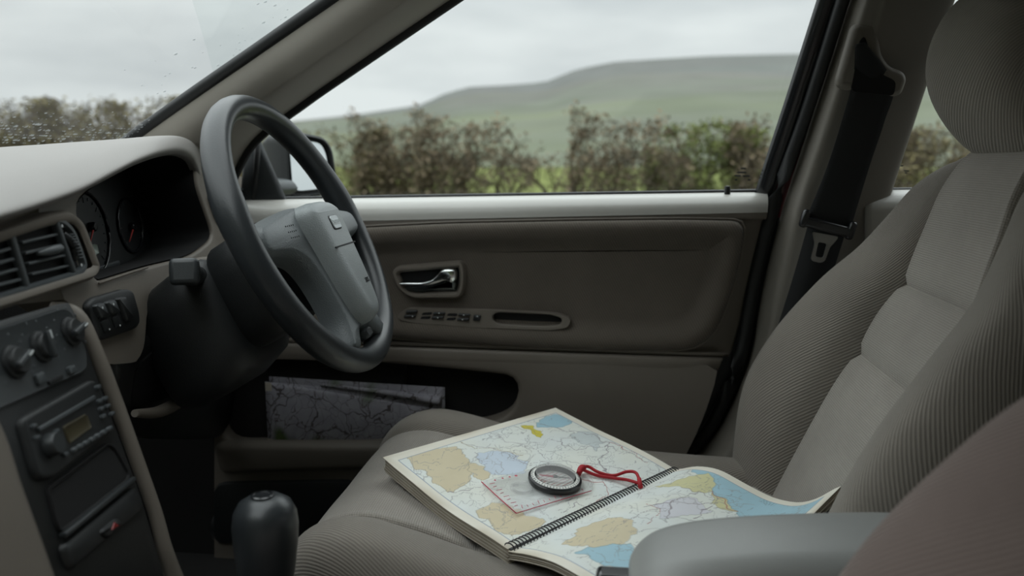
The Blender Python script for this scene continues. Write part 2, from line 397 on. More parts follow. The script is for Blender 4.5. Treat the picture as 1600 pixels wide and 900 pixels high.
# ridge height above the horizon by direction, read along the skyline
RX = [-700, 0, 230, 430, 560, 660, 700, 735, 790, 850, 900, 960, 1100, 1250, 1500, 1700, 2300]
RY = [215, 212, 205, 196, 184, 170, 152, 143, 140, 135, 115, 103, 95, 92, 91, 90, 110]
def terrain():
    rows = [46, 70, 110, 180, 300, 450, 650, 850, 1050, 1250, 1450, 1650, 1800, 2200]
    az = np.linspace(math.radians(-62), math.radians(52), 130); V = []
    for r in rows:
        for a in az:
            rel = a + YAW; pxx = 800 + FPX * math.tan(max(-1.1, min(1.1, rel)))
            el = math.tan(math.atan((450 - np.interp(pxx, RX, RY)) / FPX) - PITCH) * math.cos(rel)
            t = min(1, max(0, (r - 150) / (1650 - 150))); s = t * t * (3 - 2 * t)
            s = 0.55 * t ** 0.8 + 0.45 * s
            top = el * 1650
            bump = 2.0 * math.sin(r * 0.013 + a * 9) * t * (1 - t) * 4
            z = s * top + bump - (0.5 if r < 200 else 0) + 1.0 * t
            if r > 1700: z = top * 0.9
            V.append((r * math.sin(a), r * math.cos(a), z))
    return mesh('hillside', V, gridfaces(len(rows), len(az)), 'moor_land', kind='structure', label='long flat-topped moorland hill behind the hedge')
terrain()
mesh('ground', [(-90, -40, 0), (90, -40, 0), (90, 120, 0), (-90, 120, 0)], [(0, 1, 2, 3)], 'field_grass', smooth=False, kind='structure')
mesh('road', [(-80, -2.5, .012), (80, -2.5, .012), (80, 4.6, .012), (-80, 4.6, .012)], [(0, 1, 2, 3)], 'tarmac', smooth=False, kind='structure')

# unseen green slope, added to cut the side light into the cabin
rows = [[(x, y + .25 * math.sin(x * 1.3 + z), z + .2 * math.sin(x * 2.1) * (z > 1)) for x in np.linspace(-14, 14, 29)] for y, z in ((-1.15, 0), (-1.35, .8), (-1.55, 1.8), (-1.8, 2.7), (-2.3, 3.1), (-3.2, 2.9), (-4.2, 0))]
plain('blocker_green', (0.045, 0.055, 0.025), 0.95, var=.3, vscale=2.5, bump=.5, bscale=12, spec=.1)
loft_obj('side_light_blocker', rows, 'blocker_green', nr=40, nc=90, kind='structure')
# ------------------------------------------------------------------ setting: cabin shell
box('floor', (0.45, 0.72, 0.235), (2.9, 1.36, 0.03), 'carpet', kind='structure')
box('wall_front', (-0.985, 0.72, 0.60), (0.05, 1.36, 0.70), 'carpet', kind='structure')
box('wall_right', (-.69, 1.43, .54), (.64, .03, .62), 'carpet', kind='structure')
box('wall_rear', (1.86, 0.72, 0.60), (0.05, 1.36, 0.70), 'carpet', kind='structure')
rows = []
for x, dz in ((-0.22, -0.0), (0.2, 0.0), (0.9, 0.0), (1.6, -0.05), (1.9, -.12)):
    rows.append([(x, y, z + dz) for y, z in ((-0.02, 1.20), (0.0, 1.25), (.10, 1.305), (0.26, 1.335), (0.72, 1.365), (1.20, 1.335), (1.31, 1.295))])
loft_obj('ceiling', rows, 'headliner', nr=12, nc=24, solid=0.03, kind='structure')
# passenger door behind the photographer
pdoor = thing('wall_left', (.0, -.10, .30), None, None, kind='structure')
loft_obj('door_card', [[(x, y, z) for x in (-.85, 0, .75, 1.86)] for y, z in ((-.14, .925), (-.10, .935), (-.07, .91), (-.06, .80), (-.05, .50), (-.05, .25))], 'beige_plastic', pdoor, nr=20, nc=12)
loft_obj('rear_pillar', [[(x, y, z) for x in (1.25, 1.5, 1.86)] for y, z in ((-.12, .9), (-.08, 1.1), (-.02, 1.25))], 'pillar_trim', pdoor, nr=10, nc=6, solid=.02)
loft_obj('pillar_trim', [[(x, y, z) for x in (.28, .42, .56)] for y, z in ((-.12, .9), (-.08, 1.1), (-.02, 1.25))], 'pillar_trim', pdoor, nr=10, nc=6, solid=.02)
# tunnel between the seats
rows = []
for x, zt in ((-0.62, 0.50), (-0.30, 0.46), (0.0, 0.44), (0.6, 0.44)):
    rows.append([(x, .575, .25), (x, .585, zt - .03), (x, .61, zt), (x, .72, zt + .006), (x, .82, zt), (x, .845, zt - .03), (x, .855, .25)])
loft_obj('trim_3', rows, 'black_plastic', nr=12, nc=30, kind='structure')
# A-pillar trim
def apil():
    out = [(150, 262), (205, 219), (300, 151), (400, 82), (512, 4), (610, -66)]
    inn = [(352, 300), (392, 222), (470, 160), (560, 97), (702, 0), (800, -66)]
    rows = []
    for i, (a, b) in enumerate(zip(out, inn)):
        t = i / 5.0
        Ya, Yb = 1.335 - 0.17 * t, 1.435 - 0.19 * t
        A, B = PY(*a, Ya), PY(*b, Yb)
        d = unit(np.cross(B - A, PY(*out[min(i + 1, 5)], Ya) - PY(*out[max(i - 1, 0)], Ya)))
        if d[1] > 0: d = -d
        r = [A - d * 0.02, A]
        for s_, h in ((.06, .014), (.18, .030), (.34, .040), (.42, .0415), (.60, .034), (.80, .020), (.94, .006)): r.append(A + (B - A) * s_ + d * h)
        rows.append(r + [B, B - d * .02])
    loft_obj('trim_1', rows, 'lit_front_pillar_trim', nr=30, nc=40, kind='structure')
    P = [PY(x - 3, y - 2, 1.335 - 0.17 * i / 5.0) for i, (x, y) in enumerate(out)]
    tube('trim_4', P, 0.0065, 'rubber', smoothn=24, seg=8, flat=1.6, kind='structure')
    Q = [PY(x + 3, y + 1, 1.437 - 0.19 * i / 5.0) for i, (x, y) in enumerate(inn)]
    tube('trim_5', Q, 0.006, 'rubber', smoothn=24, seg=8, flat=1.8, kind='structure')
    return out, inn
apil()
# windscreen pane and its specks
def ws(u, v):   # u along the car's width (0 passenger side, 1 driver side), v base to header
    y = 0.155 + (1.335 - .155) * u; k = 4 * u * (1 - u)
    yy = 0.745 + (y - 0.745) * (1 - 0.16 * v)
    return V3(-0.815 - 0.10 * k + (0.60 + .03 * k) * v, yy, 1.022 + 0.315 * v + 0.02 * k * v)
def panel_grid(fn, n, m): return [fn(i / (n - 1), j / (m - 1)) for j in range(m) for i in range(n)], gridfaces(m, n)
v, f = panel_grid(ws, 24, 14)
win1 = mesh('window_1', v, f, 'windscreen_glass', kind='structure')
def drops():
    rnd = random.Random(4); V = []; F = []
    G = np.array([ws(u_, v_) for v_ in np.linspace(0, 1, 90) for u_ in np.linspace(.25, 1, 120)]); q = G - CO; dd_ = q @ CF
    X, Yp = 800 + FPX * (q @ CR) / dd_, 450 - FPX * (q @ CU) / dd_
    nrm = unit(V3(0.45, 0, -0.9)); a, b = frame_of(nrm)
    for _ in range(480):
        if rnd.random() < 0.85: px, py = rnd.uniform(-20, 235), 222 - abs(rnd.gauss(0, 24))
        else:
            t = rnd.random(); px, py = 200 + 300 * t + rnd.gauss(-30, 30), 190 - 190 * t + rnd.gauss(0, 20)
        i = np.argmin((X - px) ** 2 + (Yp - py) ** 2)
        if (X[i] - px) ** 2 + (Yp[i] - py) ** 2 > 150: continue
        p = G[i] + nrm * .001 + V3(0, rnd.gauss(0, .003), 0); r = rnd.choice((.0007, .0010, .0013, .0018, .0026)); k = rnd.uniform(.8, 1.6); o = len(V)
        for t in range(5): V.append(p + a * math.cos(t * 1.2566) * r + b * math.sin(t * 1.2566) * r * k)
        V.append(p + nrm * r * 0.5)
        for t in range(5): F.append((o + t, o + (t + 1) % 5, o + 5))
    mesh('rain_speck', V, F, 'droplet', win1, kind='stuff')
drops()

# B-pillar trim with its rubber and painted post
def ypil(py): return 1.432 - 0.10 * max(0.0, (300 - py) / 300.0)
PYS = [-60, 0, 100, 200, 330, 450, 560, 650, 700, 735, 800]
BF = [1350, 1329, 1297, 1264, 1222, 1192, 1172, 1135, 1100, 1062, 1010]
BC = [1395, 1376, 1344, 1312, 1266, 1236, 1216, 1196, 1180, 1160, 1120]
BR = [1512, 1492, 1459, 1426, 1384, 1350, 1322, 1300, 1290, 1280, 1270]
rows = []
for y, a, c, r in zip(PYS, BF, BC, BR):
    Y = ypil(y)
    rows.append([PY(a, y, Y + .02), PY(a + 1, y, Y), PY(a + (c - a) * .32, y, Y - .026), PY(a + (c - a) * .55, y, Y - .044), PY(c, y, Y - .050), PY(c + (r - c) * .12, y, Y - .053), PY(c + (r - c) * .45, y, Y - .042), PY(c + (r - c) * .8, y, Y - .026), PY(r - 3, y, Y - .014), PY(r, y, Y - .002), PY(r, y, Y + .03)])
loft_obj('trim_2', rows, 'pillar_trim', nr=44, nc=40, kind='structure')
tube('trim_6', [PY(a - 12 - (4 if y > 300 else 0), y, ypil(y) - .004) for y, a in zip(PYS, BF)], 0.0095, 'rubber', smoothn=40, seg=10, flat=1.2, kind='structure')
# painted body post between seal and door
P1 = [PY(x, y, ypil(y) + .035) for x, y in ((1305, -60), (1284, 0), (1236, 160), (1190, 306), (1178, 350))]
P2 = [PY(x, y, ypil(y) + .030) for x, y in ((1362, -60), (1340, 0), (1292, 160), (1238, 306), (1226, 350))]
loft_obj('trim_7', [P1, [(a + b) / 2 - V3(0, .004, 0) for a, b in zip(P1, P2)], P2], 'maroon_paint', nr=4, nc=30, solid=0.01, kind='structure')
P1 = [PY(x, y, 1.45) for x, y in ((1140, 340), (1110, 480), (1050, 660), (960, 790))]; P2 = [PY(x, y, 1.45) for x, y in ((1236, 340), (1215, 480), (1160, 660), (1080, 790))]
loft_obj('trim_9', [P1, P2], 'rubber', nr=3, nc=20, solid=.01, kind='structure')
# sill under the door
tube('trim_8', [(-0.75, 1.42, .30), (-0.2, 1.42, .31), (.06, 1.42, .36), (.13, 1.42, .45)], .03, 'black_plastic', smoothn=20, kind='structure')

# ------------------------------------------------------------------ driver's door
DY = 1.392
door = thing('car_door', (-0.2, 1.40, 0.30), 'closed driver door with brown fabric insert, pale lit-toned top roll and chrome handle', 'car door')
rows = []
for yl, xr, yr, Y in ((313, 1190, 301, 1.456), (315, 1196, 302, 1.440), (322, 1199, 306, 1.418), (334, 1200, 318, 1.402), (350, 1199, 333, 1.397), (361, 1197, 342, 1.399),
                      (366, 1190, 348, 1.416), (400, 1180, 400, 1.418), (512, 1146, 540, 1.418), (524, 1135, 551, 1.398), (531, 1131, 556, 1.396), (533, 1130, 558, 1.401), (535, 1129, 561, 1.388), (548, 1126, 569, 1.385), (560, 1122, 578, 1.387)):
    r = []
    for t in (0, .25, .5, .75, .94, 1.0):
        px = 372 + (xr - 372) * t; py = yl + (yr - yl) * t
        r.append(PY(px, py, Y + (0.012 if t == 1.0 else 0)))
    rows.append(r)
loft_obj('door_card', rows, 'beige_plastic', door, nr=90, nc=40, solid=0.004)
dp = Plane((0, DY, 0.8), (0, -1, 0))
loft_obj('top_roll', [[p - V3(0, .0012, -.0012) for p in r] for r in rows[:5]], 'lit_door_trim', door, nr=24, nc=40)
pillow('fabric_insert', dp, [(330, 378), (560, 356), (700, 349), (900, 345), (1060, 343), (1165, 345), (1160, 385), (1145, 450), (1108, 546), (960, 547), (800, 541), (620, 528), (330, 505)],
       [(0, -.006), (.001, .004), (.004, .008), (.012, .011), (.022, .010), (.030, .005), (.038, -.002), (.046, -.008), (.052, -.010)], 'door_fabric', door, radii=[60, 40, 40, 40, 40, 34, 40, 60, 60, 40, 40, 40, 60], n=160, sm=1)
# beading line around the insert
o = resample([np.array(q) for q in dp.poly(round_poly([(330, 376), (560, 354), (700, 347), (900, 343), (1060, 341), (1167, 343), (1162, 385), (1147, 450), (1109, 548), (960, 549), (800, 543), (620, 530), (330, 507)], radii=[60, 40, 40, 40, 40, 34, 40, 60, 60, 40, 40, 40, 60]))], 160)
R = tube_rings([dp.pt(a, b, -.004) for a, b in np.r_[o, o[:1]]], .0022, 6, up=V3(0, 1, 0))
rings_obj('insert_bead', R, 'beige_plastic', door, cap=False)
# handle
hp = Plane((0, DY + .012, 0.8), (0, -1, 0))
hb = pillow('handle_bezel', hp, [(613, 424), (622, 414), (725, 405), (730, 420), (729, 448), (722, 465), (645, 466), (624, 452)], [(0, -.004), (.001, .010), (.004, .016), (.008, .016), (.012, .010), (.0135, .001)], 'beige_plastic', door, r=14, n=80)
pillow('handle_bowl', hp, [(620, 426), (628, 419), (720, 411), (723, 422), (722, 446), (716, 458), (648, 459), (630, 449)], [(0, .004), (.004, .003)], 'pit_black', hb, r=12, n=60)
pillow('handle_backplate', hp, [(632, 447), (665, 447), (690, 441), (704, 430), (716, 428), (716, 455), (650, 456), (640, 453)], [(0, .004), (.002, .008), (.005, .012), (.008, .013)], 'dark_chrome', hb, r=5, n=60)
pillow('handle_lever', hp, [(627, 437.5), (664, 437.5), (678, 434), (688, 425), (694, 418), (703, 416.5), (715, 418), (717, 426), (716, 436), (710, 441), (700, 436), (690, 440), (678, 443.5), (664, 444), (628, 443.5)], [(0, .012), (.0008, .020), (.002, .023), (.003, .024)], 'chrome', hb, r=4, n=90)
# armrest lip with switches and pull cup
sp_ = Plane((0, DY + .012 - .018, 0.8), (0, -1, 0))
lip = plate_hole('switch_plate', sp_, [(620, 493), (634, 482), (760, 485), (870, 490), (893, 498), (888, 512), (860, 516), (740, 512), (640, 504), (622, 499)], [(769, 492), (778, 488), (862, 492), (879, 498), (876, 508), (850, 510), (780, 507), (770, 501)], 'beige_plastic', door, depth=.022, rnd=.0022, ro=9, rh=7, nh=60, no=90)
pillow('pull_cup', hp, [(766, 490), (776, 486), (864, 490), (882, 497), (878, 510), (850, 513), (778, 509), (768, 502)], [(0, .004), (.002, .005)], 'pit_black', lip, r=7, n=50)  # black floor paints in the shade inside the cup
for q in ([(639, 481), (657, 481), (656, 487), (637, 487)], [(636, 488), (655, 488), (653, 494), (634, 494)],
          [(681, 484), (700, 484), (699, 489), (679, 489)], [(679, 490), (698, 490), (697, 496), (677, 496)],
          [(720, 486), (739, 487), (738, 492), (718, 491)], [(718, 493), (737, 493), (736, 499), (716, 498)], [(743, 488), (755, 489), (753, 499), (741, 498)]):
    pillow('window_switch', hp, q, [(0, .014), (.0008, .0205), (.002, .0215)], 'black_plastic', lip, r=2, n=28)
for q in ([(664, 485), (680, 484), (678, 490), (661, 490)], [(662, 491), (678, 490), (676, 496), (659, 496)], [(703, 486), (719, 486), (717, 492), (700, 491)], [(702, 493), (717, 492), (715, 498), (699, 498)]):
    pillow('switch_well', hp, q, [(0, .0165), (.001, .0186), (.003, .0183)], 'pit_black', lip, r=3, n=24)
for q in ((649, 491), (690, 486), (688, 493), (728, 489), (726, 496), (749, 491)):
    lathe('switch_mark', hp.px(*q, .0216), V3(0, -1, 0), [(.0012, 0), (.0011, .0002)], 'white_print', lip, seg=8)
# lower panel with the map pocket
lp = Plane((0, 1.386, 0.6), (0, -1, 0))
low = plate_hole('lower_panel', lp, [(335, 552), (1123, 571), (1117, 600), (1100, 650), (1078, 700), (1052, 745), (1000, 830), (980, 905), (335, 905)],
                 [(345, 556), (500, 560), (700, 577), (800, 588), (812, 608), (800, 645), (770, 660), (700, 672), (600, 689), (345, 692)], 'beige_plastic', door, depth=.045, rnd=.010, ro=18, rh=34, nh=96, no=110)
pillow('pocket_back', Plane((0, 1.432, 0.6), (0, -1, 0)), [(300, 540), (850, 560), (850, 700), (300, 720)], [(0, 0), (.01, .001)], 'carpet', door, n=40)
pillow('pocket_lip', lp, [(335, 688), (480, 690), (610, 690), (700, 676), (760, 668), (740, 700), (660, 730), (345, 740)], [(0, -.004), (.004, .008), (.009, .012), (.014, .013)], 'beige_plastic', door, r=14, n=80)
pillow('speaker_grille', lp, [(335, 752), (560, 748), (560, 830), (335, 850)], [(0, 0), (.003, .008), (.01, .010)], 'black_plastic', door, r=20, n=60)
# glass, seal and frame of the window
def dg_(u, v): # side glass
    a = PY(372 + (1196 - 372) * u, 318 - 14 * u, 1.462); return a + V3(0.10 * v * u + 0.0, -0.135 * v * (0.4 + .6 * v), 0.35 * v)
v, f = panel_grid(dg_, 12, 10)
mesh('window_glass', v, f, 'window_glass', door)
tube('belt_seal', [PY(372, 312, 1.457), PY(600, 308.2, 1.457), PY(900, 303.6, 1.457), PY(1190, 299, 1.457)], .0042, 'rubber', door, smoothn=20, seg=8)
F1 = [PY(x, y, ypil(y) + .02) for x, y in ((1301, -60), (1281, 0), (1233, 150), (1184, 300), (1186, 312))]
F2 = [PY(x, y, ypil(y) + .012) for x, y in ((1326, -60), (1305, 0), (1256, 150), (1206, 300), (1200, 312))]
loft_obj('window_frame', [F1, [(a + b) / 2 - V3(0, .006, 0) for a, b in zip(F1, F2)], F2], 'gloss_black', door, nr=5, nc=26, solid=0.008)
# mirror sail and channel at the front corner of the window
pillow('mirror_sail', Plane((0, 1.452, 1), (0, -1, 0)), [(375, 320), (383, 212), (398, 200), (410, 225), (450, 316)], [(0, 0), (.003, .006), (.008, .008)], 'grey_plastic', door, r=6, n=40)
tube('window_channel', [PY(398, 318, 1.45), PY(404, 200, 1.43)], .006, 'rubber', door, seg=8)
lk = lathe('lock_button', PY(1136, 312, 1.428), V3(0, 0, 1), [(.0052, 0), (.005, .019), (.0042, .0225), (.001, .0232)], 'black_plastic', door, seg=20)
lathe('lock_collar', PY(1136, 312, 1.428), V3(0, 0, 1), [(.0125, -.003), (.0125, .0005), (.011, .002), (.006, .0022)], 'beige_plastic', lk, seg=28)
gp = Plane(PY(1160, 275, 1.4585), (0, -1, 0.05))
pl_i = 0
for y, x0, x1 in ((263, 1157, 1166), (269.5, 1150, 1167), (274.5, 1147, 1158), (275, 1160, 1172), (281, 1148, 1152), (281, 1168, 1173)):
    pillow('glass_mark', gp, [(x0, y - 1.2), (x1, y - 1.2), (x1, y + 1.2), (x0, y + 1.2)], [(0, 0), (.0004, .0002)], 'black_plastic', door, r=1, n=12)

# rear door seen past the pillar
rd = thing('car_door', (0.9, 1.42, 0.30), 'rear door of the car with grey belt trim behind the pillar', 'car door')
rows = []
for yl, Y in ((296, 1.456), (299, 1.44), (306, 1.415), (322, 1.40), (345, 1.398), (420, 1.40), (700, 1.40)):
    rows.append([PY(x, yl - (x - 1370) * .012, Y) for x in (1352, 1420, 1520, 1700, 2000)])
loft_obj('door_card', rows, 'lit_door_trim', rd, nr=30, nc=16, solid=.004)
tube('belt_seal', [PY(1352, 298, 1.455), PY(1500, 296, 1.455), PY(2000, 290, 1.455)], .0045, 'rubber', rd, smoothn=12, seg=8)
def rg_(u, v): a = PY(1372 + 560 * u, 298 - 6 * u, 1.462); return a + V3(0.07 * v, -0.135 * v * (0.4 + .6 * v), 0.35 * v)
v, f = panel_grid(rg_, 8, 8); mesh('window_glass', v, f, 'window_glass', rd)
gp2 = Plane(PY(1412, 266, 1.4585), (0, -1, 0.05))
for y, x0, x1 in ((259, 1404, 1412), (265, 1401, 1406), (267, 1412, 1421), (270, 1413, 1418)):
    pillow('glass_mark', gp2, [(x0, y - 1), (x1, y - 1), (x1, y + 1), (x0, y + 1)], [(0, 0), (.0004, .0002)], 'black_plastic', rd, r=1, n=12)

# wing mirror outside
mo = Plane(PY(486, 258, 1.66), unit(V3(0.826, -0.564, 0.030)), V3(0.564, 0.826, 0))
wm = thing('wing_mirror', PY(470, 312, 1.62), 'black wing mirror outside the driver window reflecting pale sky', 'mirror')
mpts = [(444, 208), (478, 207), (508, 214), (520, 232), (526, 270), (526, 296), (512, 305), (468, 311), (450, 308)]
pillow('mirror_housing', mo, mpts, [(.012, -.10), (-.003, -.06), (0, -.012), (.002, 0), (.006, .002), (.009, -.006), (.010, -.012)], 'black_plastic', wm, r=12, n=80, cap=True)
pillow('mirror_glass', mo, [(452, 221), (480, 219), (502, 223), (510, 238), (516, 270), (516, 289), (506, 295), (470, 299), (458, 296)], [(0, -.004), (.001, -.002)], 'mirror_glass', wm, r=8, n=60)
A = PY(412, 296, 1.47); B = PY(456, 294, 1.63)
rings_obj('mirror_stalk', [[A + (B - A) * t + V3(0, 0, z * (1 - .2 * t)) + V3(x, 0, 0) for x, z in ((-.024, -.016), (.020, -.016), (.024, 0), (.014, .022), (-.014, .026), (-.026, 0))] for t in (0, .33, .66, 1)], 'grey_plastic', wm, subsurf=1)
# ------------------------------------------------------------------ dashboard
dash = thing('dashboard', (-0.75, 0.75, 0.30), 'beige dashboard with hooded instrument binnacle in front of the steering wheel', 'dashboard')
LIP = [(-120, 362, -.515), (-60, 346, -.52), (0, 329, -.53), (60, 312, -.545), (130, 288, -.565), (180, 263, -.582), (215, 246, -.592), (250, 234, -.605), (280, 230, -.625), (300, 238, -.640), (309, 254, -.650), (316, 276, -.662)]
CRE = [(-120, 244, -.80), (-60, 236, -.78), (0, 230, -.76), (60, 226, -.745), (130, 221, -.73), (180, 218, -.715), (215, 217, -.71), (250, 218, -.70), (282, 222, -.70), (304, 232, -.70), (315, 250, -.70), (322, 272, -.705)]
lipP = [PX(*p) for p in LIP]; creP = [PX(*p) for p in CRE]
r0 = [a + V3(-.014, 0, -.012) for a in lipP]; r1 = [a + V3(-.004, 0, -.009) for a in lipP]
mid1 = [a + (b - a) * .3 + V3(0, 0, .012) for a, b in zip(lipP, creP)]
mid2 = [a + (b - a) * .65 + V3(0, 0, .010) for a, b in zip(lipP, creP)]
bk1 = [b + V3(-.07, .012 * max(0, i - 8), -.012 - .004 * max(0, i - 8)) for i, b in enumerate(creP)]
bk2 = [b + V3(-.16, .03 * max(0, i - 8), -.04) for i, b in enumerate(creP)]
loft_obj('top_pad', [r0, r1, lipP, mid1, mid2, creP, bk1, bk2], 'dash_pad', dash, nr=60, nc=80)
fn = unit(V3(1, .162, .10)); fp = Plane(V3(-.585, .85, .9), fn, V3(0, 1, 0))
# shell around the cluster
CL = [(119, 318), (140, 296), (180, 270), (215, 252), (250, 241), (280, 238), (298, 246), (306, 262), (308, 290), (322, 330), (336, 372), (300, 400), (228, 417), (152, 441), (143, 418), (128, 372)]
OUT = [(60, 338), (60, 312), (130, 286), (180, 262), (215, 246), (250, 235), (281, 231), (300, 238), (312, 256), (322, 270), (345, 272), (380, 276), (400, 300), (400, 420), (330, 450), (230, 480), (226, 540), (215, 566), (170, 570), (160, 560), (120, 480), (100, 470)]
plate_hole('fascia', fp, OUT, CL, 'beige_plastic', dash, depth=.05, rnd=.005, ro=8, rh=16, nh=110, no=130)
# dark tunnel of the binnacle and the instrument face
P = resample([np.array(q) for q in fp.poly(round_poly(CL, 16))], 90)
if area2(P) < 0: P = P[::-1].copy()
c0 = P.mean(0)
back = -.11
Pi = inset_poly(P, .002)
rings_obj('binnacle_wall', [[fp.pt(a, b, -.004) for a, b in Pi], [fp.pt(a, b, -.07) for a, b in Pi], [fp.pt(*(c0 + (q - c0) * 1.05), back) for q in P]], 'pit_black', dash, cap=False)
ip = Plane(fp.pt(0, 0, back + .004), fn, V3(0, 1, 0))
ins = mesh('instrument_face', [ip.pt(*(c0 + (q - c0) * 1.08)) for q in P], [tuple(range(90))], 'gauge_face', dash, smooth=False)
def arc_tube(name, c, r, a0, a1, rad, mat, par, n=24, h=.002):
    tube(name, [ip.pt(c[0] + r * math.cos(t), c[1] + r * math.sin(t), h) for t in np.linspace(a0, a1, n)], rad, mat, par, seg=6)
g1 = ip.ab(138, 365); g2 = ip.ab(202, 352); g3 = ip.ab(262, 330)
for c, r in ((g1, .058), (g2, .042), (g3, .055)):
    arc_tube('gauge_ring', c, r, 0, 2 * math.pi, .0022, 'gloss_black', ins, 48)
    for k in range(19):
        t = -.9 + k * (math.pi + 1.8) / 18
        a, b = c[0] + r * .88 * math.cos(t), c[1] + r * .88 * math.sin(t); a2, b2 = c[0] + r * (.80 if k % 3 else .74) * math.cos(t), c[1] + r * (.80 if k % 3 else .74) * math.sin(t)
        tube('gauge_tick', [ip.pt(a, b, .001), ip.pt(a2, b2, .001)], .0007, 'vent_grey', ins, seg=4)
for (x0, y0), (x1, y1) in (((133, 383), (140, 355)), ((196, 378), (203, 355))):
    tube('gauge_needle', [ip.px(x0, y0, .006), ip.px(x1, y1, .006)], [.0010, .0016], 'needle_red', ins, seg=6)
    lathe('needle_hub', ip.px(x1, y1, .001), fn, [(.007, 0), (.007, .006), (.005, .008)], 'gloss_black', ins, seg=20)
pillow('trip_display', ip, [(135, 384), (149, 381), (153, 396), (140, 403)], [(0, .001), (.001, .003), (.002, .002)], 'lcd_green', ins, r=2, n=24)
pillow('warning_strip', ip, [(148, 418), (185, 406), (187, 415), (152, 428)], [(0, .001), (.001, .002)], 'vent_grey', ins, r=2, n=24)
tube('instrument_lens_edge', [fp.px(152, 443, .002), fp.px(190, 430, .002), fp.px(228, 418, .002)], .0014, 'beige_plastic', dash, seg=6)

# centre vents: raised beige surround, grey frame, slats
vs_ = pillow('vent_surround', fp, [(-130, 388), (0, 349), (60, 331), (96, 328), (114, 345), (130, 385), (143, 420), (136, 438), (60, 463), (0, 483), (-130, 522)],
             [(0, -.004), (.001, .008), (.005, .013), (.011, .013), (.014, .010)], 'beige_plastic', dash, radii=[4, 30, 30, 16, 20, 30, 14, 14, 30, 30, 4], n=140, cap=False)
cv = pillow('centre_vent', fp, [(-130, 398), (0, 357), (50, 342), (80, 340), (100, 360), (112, 392), (121, 418), (112, 432), (60, 448), (0, 467), (-130, 507)],
            [(0, .009), (.001, .0125), (.005, .0125), (.0065, .006)], 'vent_grey', dash, radii=[4, 30, 30, 16, 20, 30, 14, 14, 30, 30, 4], n=120, cap=False)
pillow('vent_shaft', fp, [(-130, 392), (0, 352), (80, 336), (124, 420), (60, 452), (-130, 512)], [(0, .002), (.004, .0022)], 'pit_black', dash, n=40)
def bar(name, pl, a, b, w, h, mat, par, h0=.003, th=None):
    A, B = pl.px(*a), pl.px(*b); d = unit(B - A); s = np.cross(pl.n, d)
    c = (A + B) / 2 + pl.n * (h0 + h / 2)
    return box(name, c, (np.linalg.norm(B - A), w, h), mat, par, bevel=min(w, h) * .3, e=(d, s, pl.n))
for k in range(5):
    t = (k + .5) / 5 ; x0, y0 = 13 + 26 * t, 356 + 82 * t; x1, y1 = 76 + 30 * t, 341 + 82 * t
    bar('vent_slat', fp, (x0, y0), (x1, y1), .0026, .006, 'vent_grey', cv)
for k in range(5):
    t = (k + .5) / 5 ; x1, y1 = -6 + 28 * t, 366 + 80 * t
    bar('vent_slat', fp, (-120, y1 + 36), (x1, y1), .0026, .006, 'vent_grey', cv)
bar('vent_divider', fp, (0, 360), (30, 456), .007, .008, 'vent_grey', cv)
bar('vent_wheel_divider', fp, (72, 345), (103, 432), .006, .009, 'vent_grey', cv)
a_ = fp.px(42, 398); b_ = fp.px(80, 388)
tube('vent_tab', [a_ + fn * .010, a_ + (b_ - a_) * .35 + fn * .014, a_ + (b_ - a_) * .75 + fn * .014, b_ + fn * .010], [.002, .0045, .0045, .0015], 'vent_grey', cv, seg=10, smoothn=12)
th = [fp.px(86, 366), fp.px(97, 385), fp.px(104, 408)]
tube('vent_thumbwheel', [th[0] + fn * .008, th[1] + fn * .012, th[2] + fn * .008], [.003, .0048, .003], 'black_plastic', cv, smoothn=14, seg=12)
for k in range(9):
    p = cr1(th, 11)[k + 1]; tube('thumbwheel_ridge', [p + fn * .016 - V3(0, .004, 0), p + fn * .016 + V3(0, .004, 0)], .0006, 'vent_grey', cv, seg=4)
for q in ((78, 355), (109, 416)): lathe('vent_mark', fp.px(*q, .0126), fn, [(.0018, 0), (.0015, .0003)], 'white_print', cv, seg=8)
# side vent by the door
sv = pillow('side_vent', fp, [(322, 303), (338, 297), (392, 292), (396, 345), (352, 352), (336, 345)], [(0, -.002), (.001, .010), (.004, .011), (.006, .004)], 'vent_grey', dash, r=7, n=60, cap=False)
pillow('vent_shaft', fp, [(324, 303), (392, 292), (396, 345), (346, 352)], [(0, .002), (.003, .0022)], 'pit_black', dash, n=30)
for k in range(4):
    t = (k + .6) / 4.4; bar('vent_slat', fp, (335 + 14 * t, 300 + 48 * t), (394, 294 + 48 * t), .003, .006, 'vent_grey', sv)
tube('vent_thumbwheel', [fp.px(330, 315, .008), fp.px(336, 328, .011), fp.px(341, 342, .008)], [.003, .005, .003], 'black_plastic', sv, smoothn=12, seg=10)
